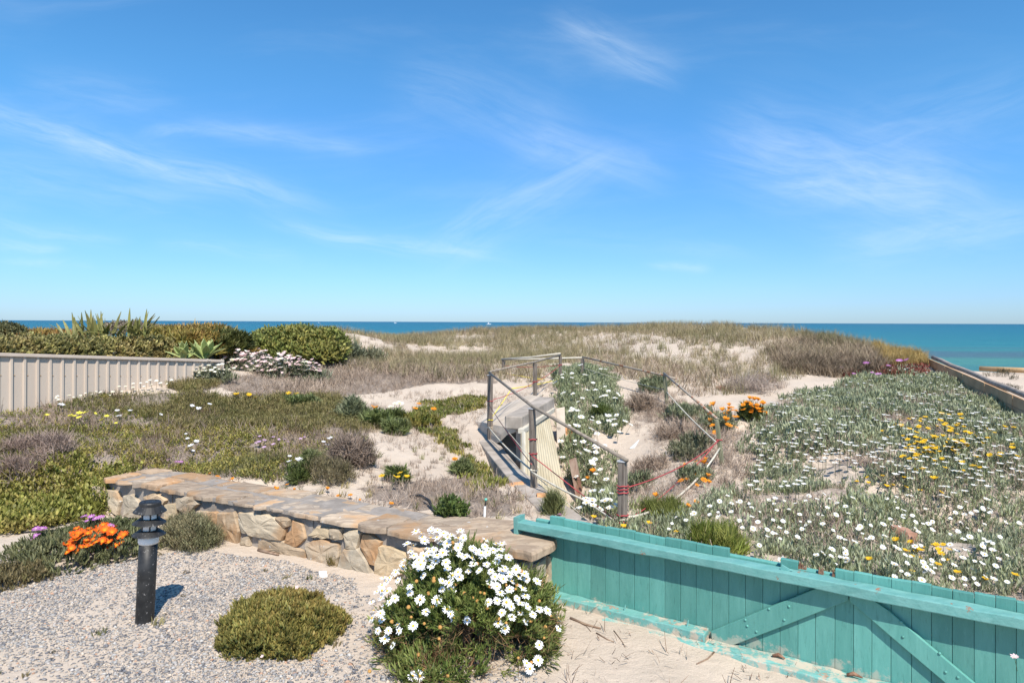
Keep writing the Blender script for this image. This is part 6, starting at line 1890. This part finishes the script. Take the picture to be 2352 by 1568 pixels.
def hit_bush(x, y, grow=1.0):
    d = (at(x, y, 1.0) - Vector((0, 0, EYE)))
    o0 = Vector((0, 0, EYE)) - BC
    R2 = BR * grow
    a = sum((d[i] / R2[i]) ** 2 for i in range(3)); b_ = 2 * sum(o0[i] * d[i] / R2[i] ** 2 for i in range(3)); c = sum((o0[i] / R2[i]) ** 2 for i in range(3)) - 1
    D = b_ * b_ - 4 * a * c
    t = (-b_ - math.sqrt(D)) / (2 * a) if D > 0 else -b_ / (2 * a)
    p_ = Vector((0, 0, EYE)) + d * t
    g = float(ground(p_.x, p_.y))
    if p_.z < g + .05:
        q_ = hit([x], [y], 3.2, .06)[0]
        p_ = Vector(q_) + Vector((0, 0, .06))
    return p_


def daisy_parts(seed):
    r_ = random.Random(seed); V_, Fc = [], []
    n = r_.choice((15, 17, 19)); R = .032
    for i in range(n):
        a = i / n * 6.283 + r_.uniform(-.09, .09); L = R * r_.uniform(.85, 1.08); cu = r_.uniform(-.25, .22); w_ = .0036
        ca, sa_ = math.cos(a), math.sin(a)
        def pt(d, s, z=0): return (ca * d - sa_ * s, sa_ * d + ca * s, cu * d + z)
        k_ = len(V_)
        V_ += [pt(.005, -w_ * .6), pt(.005, w_ * .6), pt(L * .55, -w_), pt(L * .55, 0, .001), pt(L * .55, w_), pt(L * .93, -w_ * .8), pt(L * .93, w_ * .8), pt(L, 0)]
        Fc += [(k_, k_ + 1, k_ + 4, k_ + 3, k_ + 2), (k_ + 2, k_ + 3, k_ + 5), (k_ + 3, k_ + 4, k_ + 6), (k_ + 3, k_ + 6, k_ + 7, k_ + 5)]
    me = bpy.data.meshes.new('flower'); me.from_pydata(V_, [], Fc); me.materials.append(M['daisy_petal']); me.update()
    b_ = MB().lathe((0, 0, -.001), [(.0085, 0), (.0085, .002), (.006, .0045), (.002, .0055)], 10)
    mc = bpy.data.meshes.new('flower_centre'); mc.from_pydata([tuple(v) for v in b_.v], [], b_.f); mc.materials.append(M['daisy_eye']); mc.update()
    return me, mc


M['daisy_petal'] = pmat('daisy_petal', (.80, .80, .80), (.82, .82, .81), 20, .6, 0, spec=.2)
M['daisy_eye'] = pmat('daisy_eye', (.62, .36, .03), (.70, .44, .05), 300, .8, .3, .001)
M['daisy_spent'] = pmat('spent_daisy', (.40, .20, .06), (.52, .30, .09), 120, .85, .4, .002)
DM = [daisy_parts(i) for i in range(5)]
toview = lambda p_: (Vector((0, 0, EYE)) - p_).normalized()
pts_d = [(x, y, 0) for x, y in DP] + [(dr_.uniform(430, 1450), dr_.uniform(140, 560), 1) for _ in range(8)]
for (x, y, ex) in pts_d:
    X, Y = (1350 + x * .3954) * .6125, (1940 + y * .3954) * .6125
    p_ = hit_bush(X, Y, dr_.uniform(1.0, 1.20) if not ex else 1.2)
    nv = Vector(((p_.x - BC.x) / BR.x ** 2, (p_.y - BC.y) / BR.y ** 2, max(.1, (p_.z - BC.z)) / BR.z ** 2)).normalized()
    nv = (nv * .6 + Vector((0, 0, .35)) + sv * .45 + Vector(dr_.normal(0, .34, 3))).normalized()
    me, mc = DM[dr_.integers(0, 5)]
    s = dr_.uniform(.68, 1.0)
    q_ = nv.to_track_quat('Z', 'Y')
    fo = bpy.data.objects.new('flower', me); COL.objects.link(fo); fo.parent = bush
    fo.location = p_ - ORG[bush]; fo.rotation_mode = 'QUATERNION'; fo.rotation_quaternion = q_; fo.scale = (s, s, s)
    ce = bpy.data.objects.new('flower_centre', mc); COL.objects.link(ce); ce.parent = fo; ce.location = (0, 0, .0015)
sm = MB().lathe((0, 0, 0), [(.003, -.006), (.009, -.003), (.0095, .003), (.006, .009), (.001, .011)], 8)
ms = bpy.data.meshes.new('spent_flower'); ms.from_pydata([tuple(v) for v in sm.v], [], sm.f); ms.materials.append(M['daisy_spent']); ms.update()
SP = [(535,605),(910,635),(690,850),(925,945),(1385,640),(1385,1000),(1205,855),(1745,1140),(485,945),(1180,720),(640,1040),(700,575),(650,720),(550,840),(610,1005),(880,240),(890,285),(1475,680),(1530,510),(1760,1035),(1235,660),(300,990),(90,1470),(600,1455),(830,1515),(1500,1330),(1625,1375),(460,850),(760,340),(1110,440),(1490,640),(1310,960),(1620,985),(1805,935),(1700,790),(470,1300),(555,1300),(760,1040),(750,1150),(990,720),(1140,710),(1110,790),(700,600),(1070,760),(910,880),(1015,860)]
for (x, y) in SP:
    p_ = hit_bush((1350 + x * .3954) * .6125, (1940 + y * .3954) * .6125, 1.06)
    fo = bpy.data.objects.new('spent_flower', ms); COL.objects.link(fo); fo.parent = bush
    fo.location = p_ - ORG[bush]; s = dr_.uniform(.8, 1.3); fo.scale = (s, s, s); fo.rotation_euler = (dr_.uniform(-.5, .5), dr_.uniform(-.5, .5), 0)
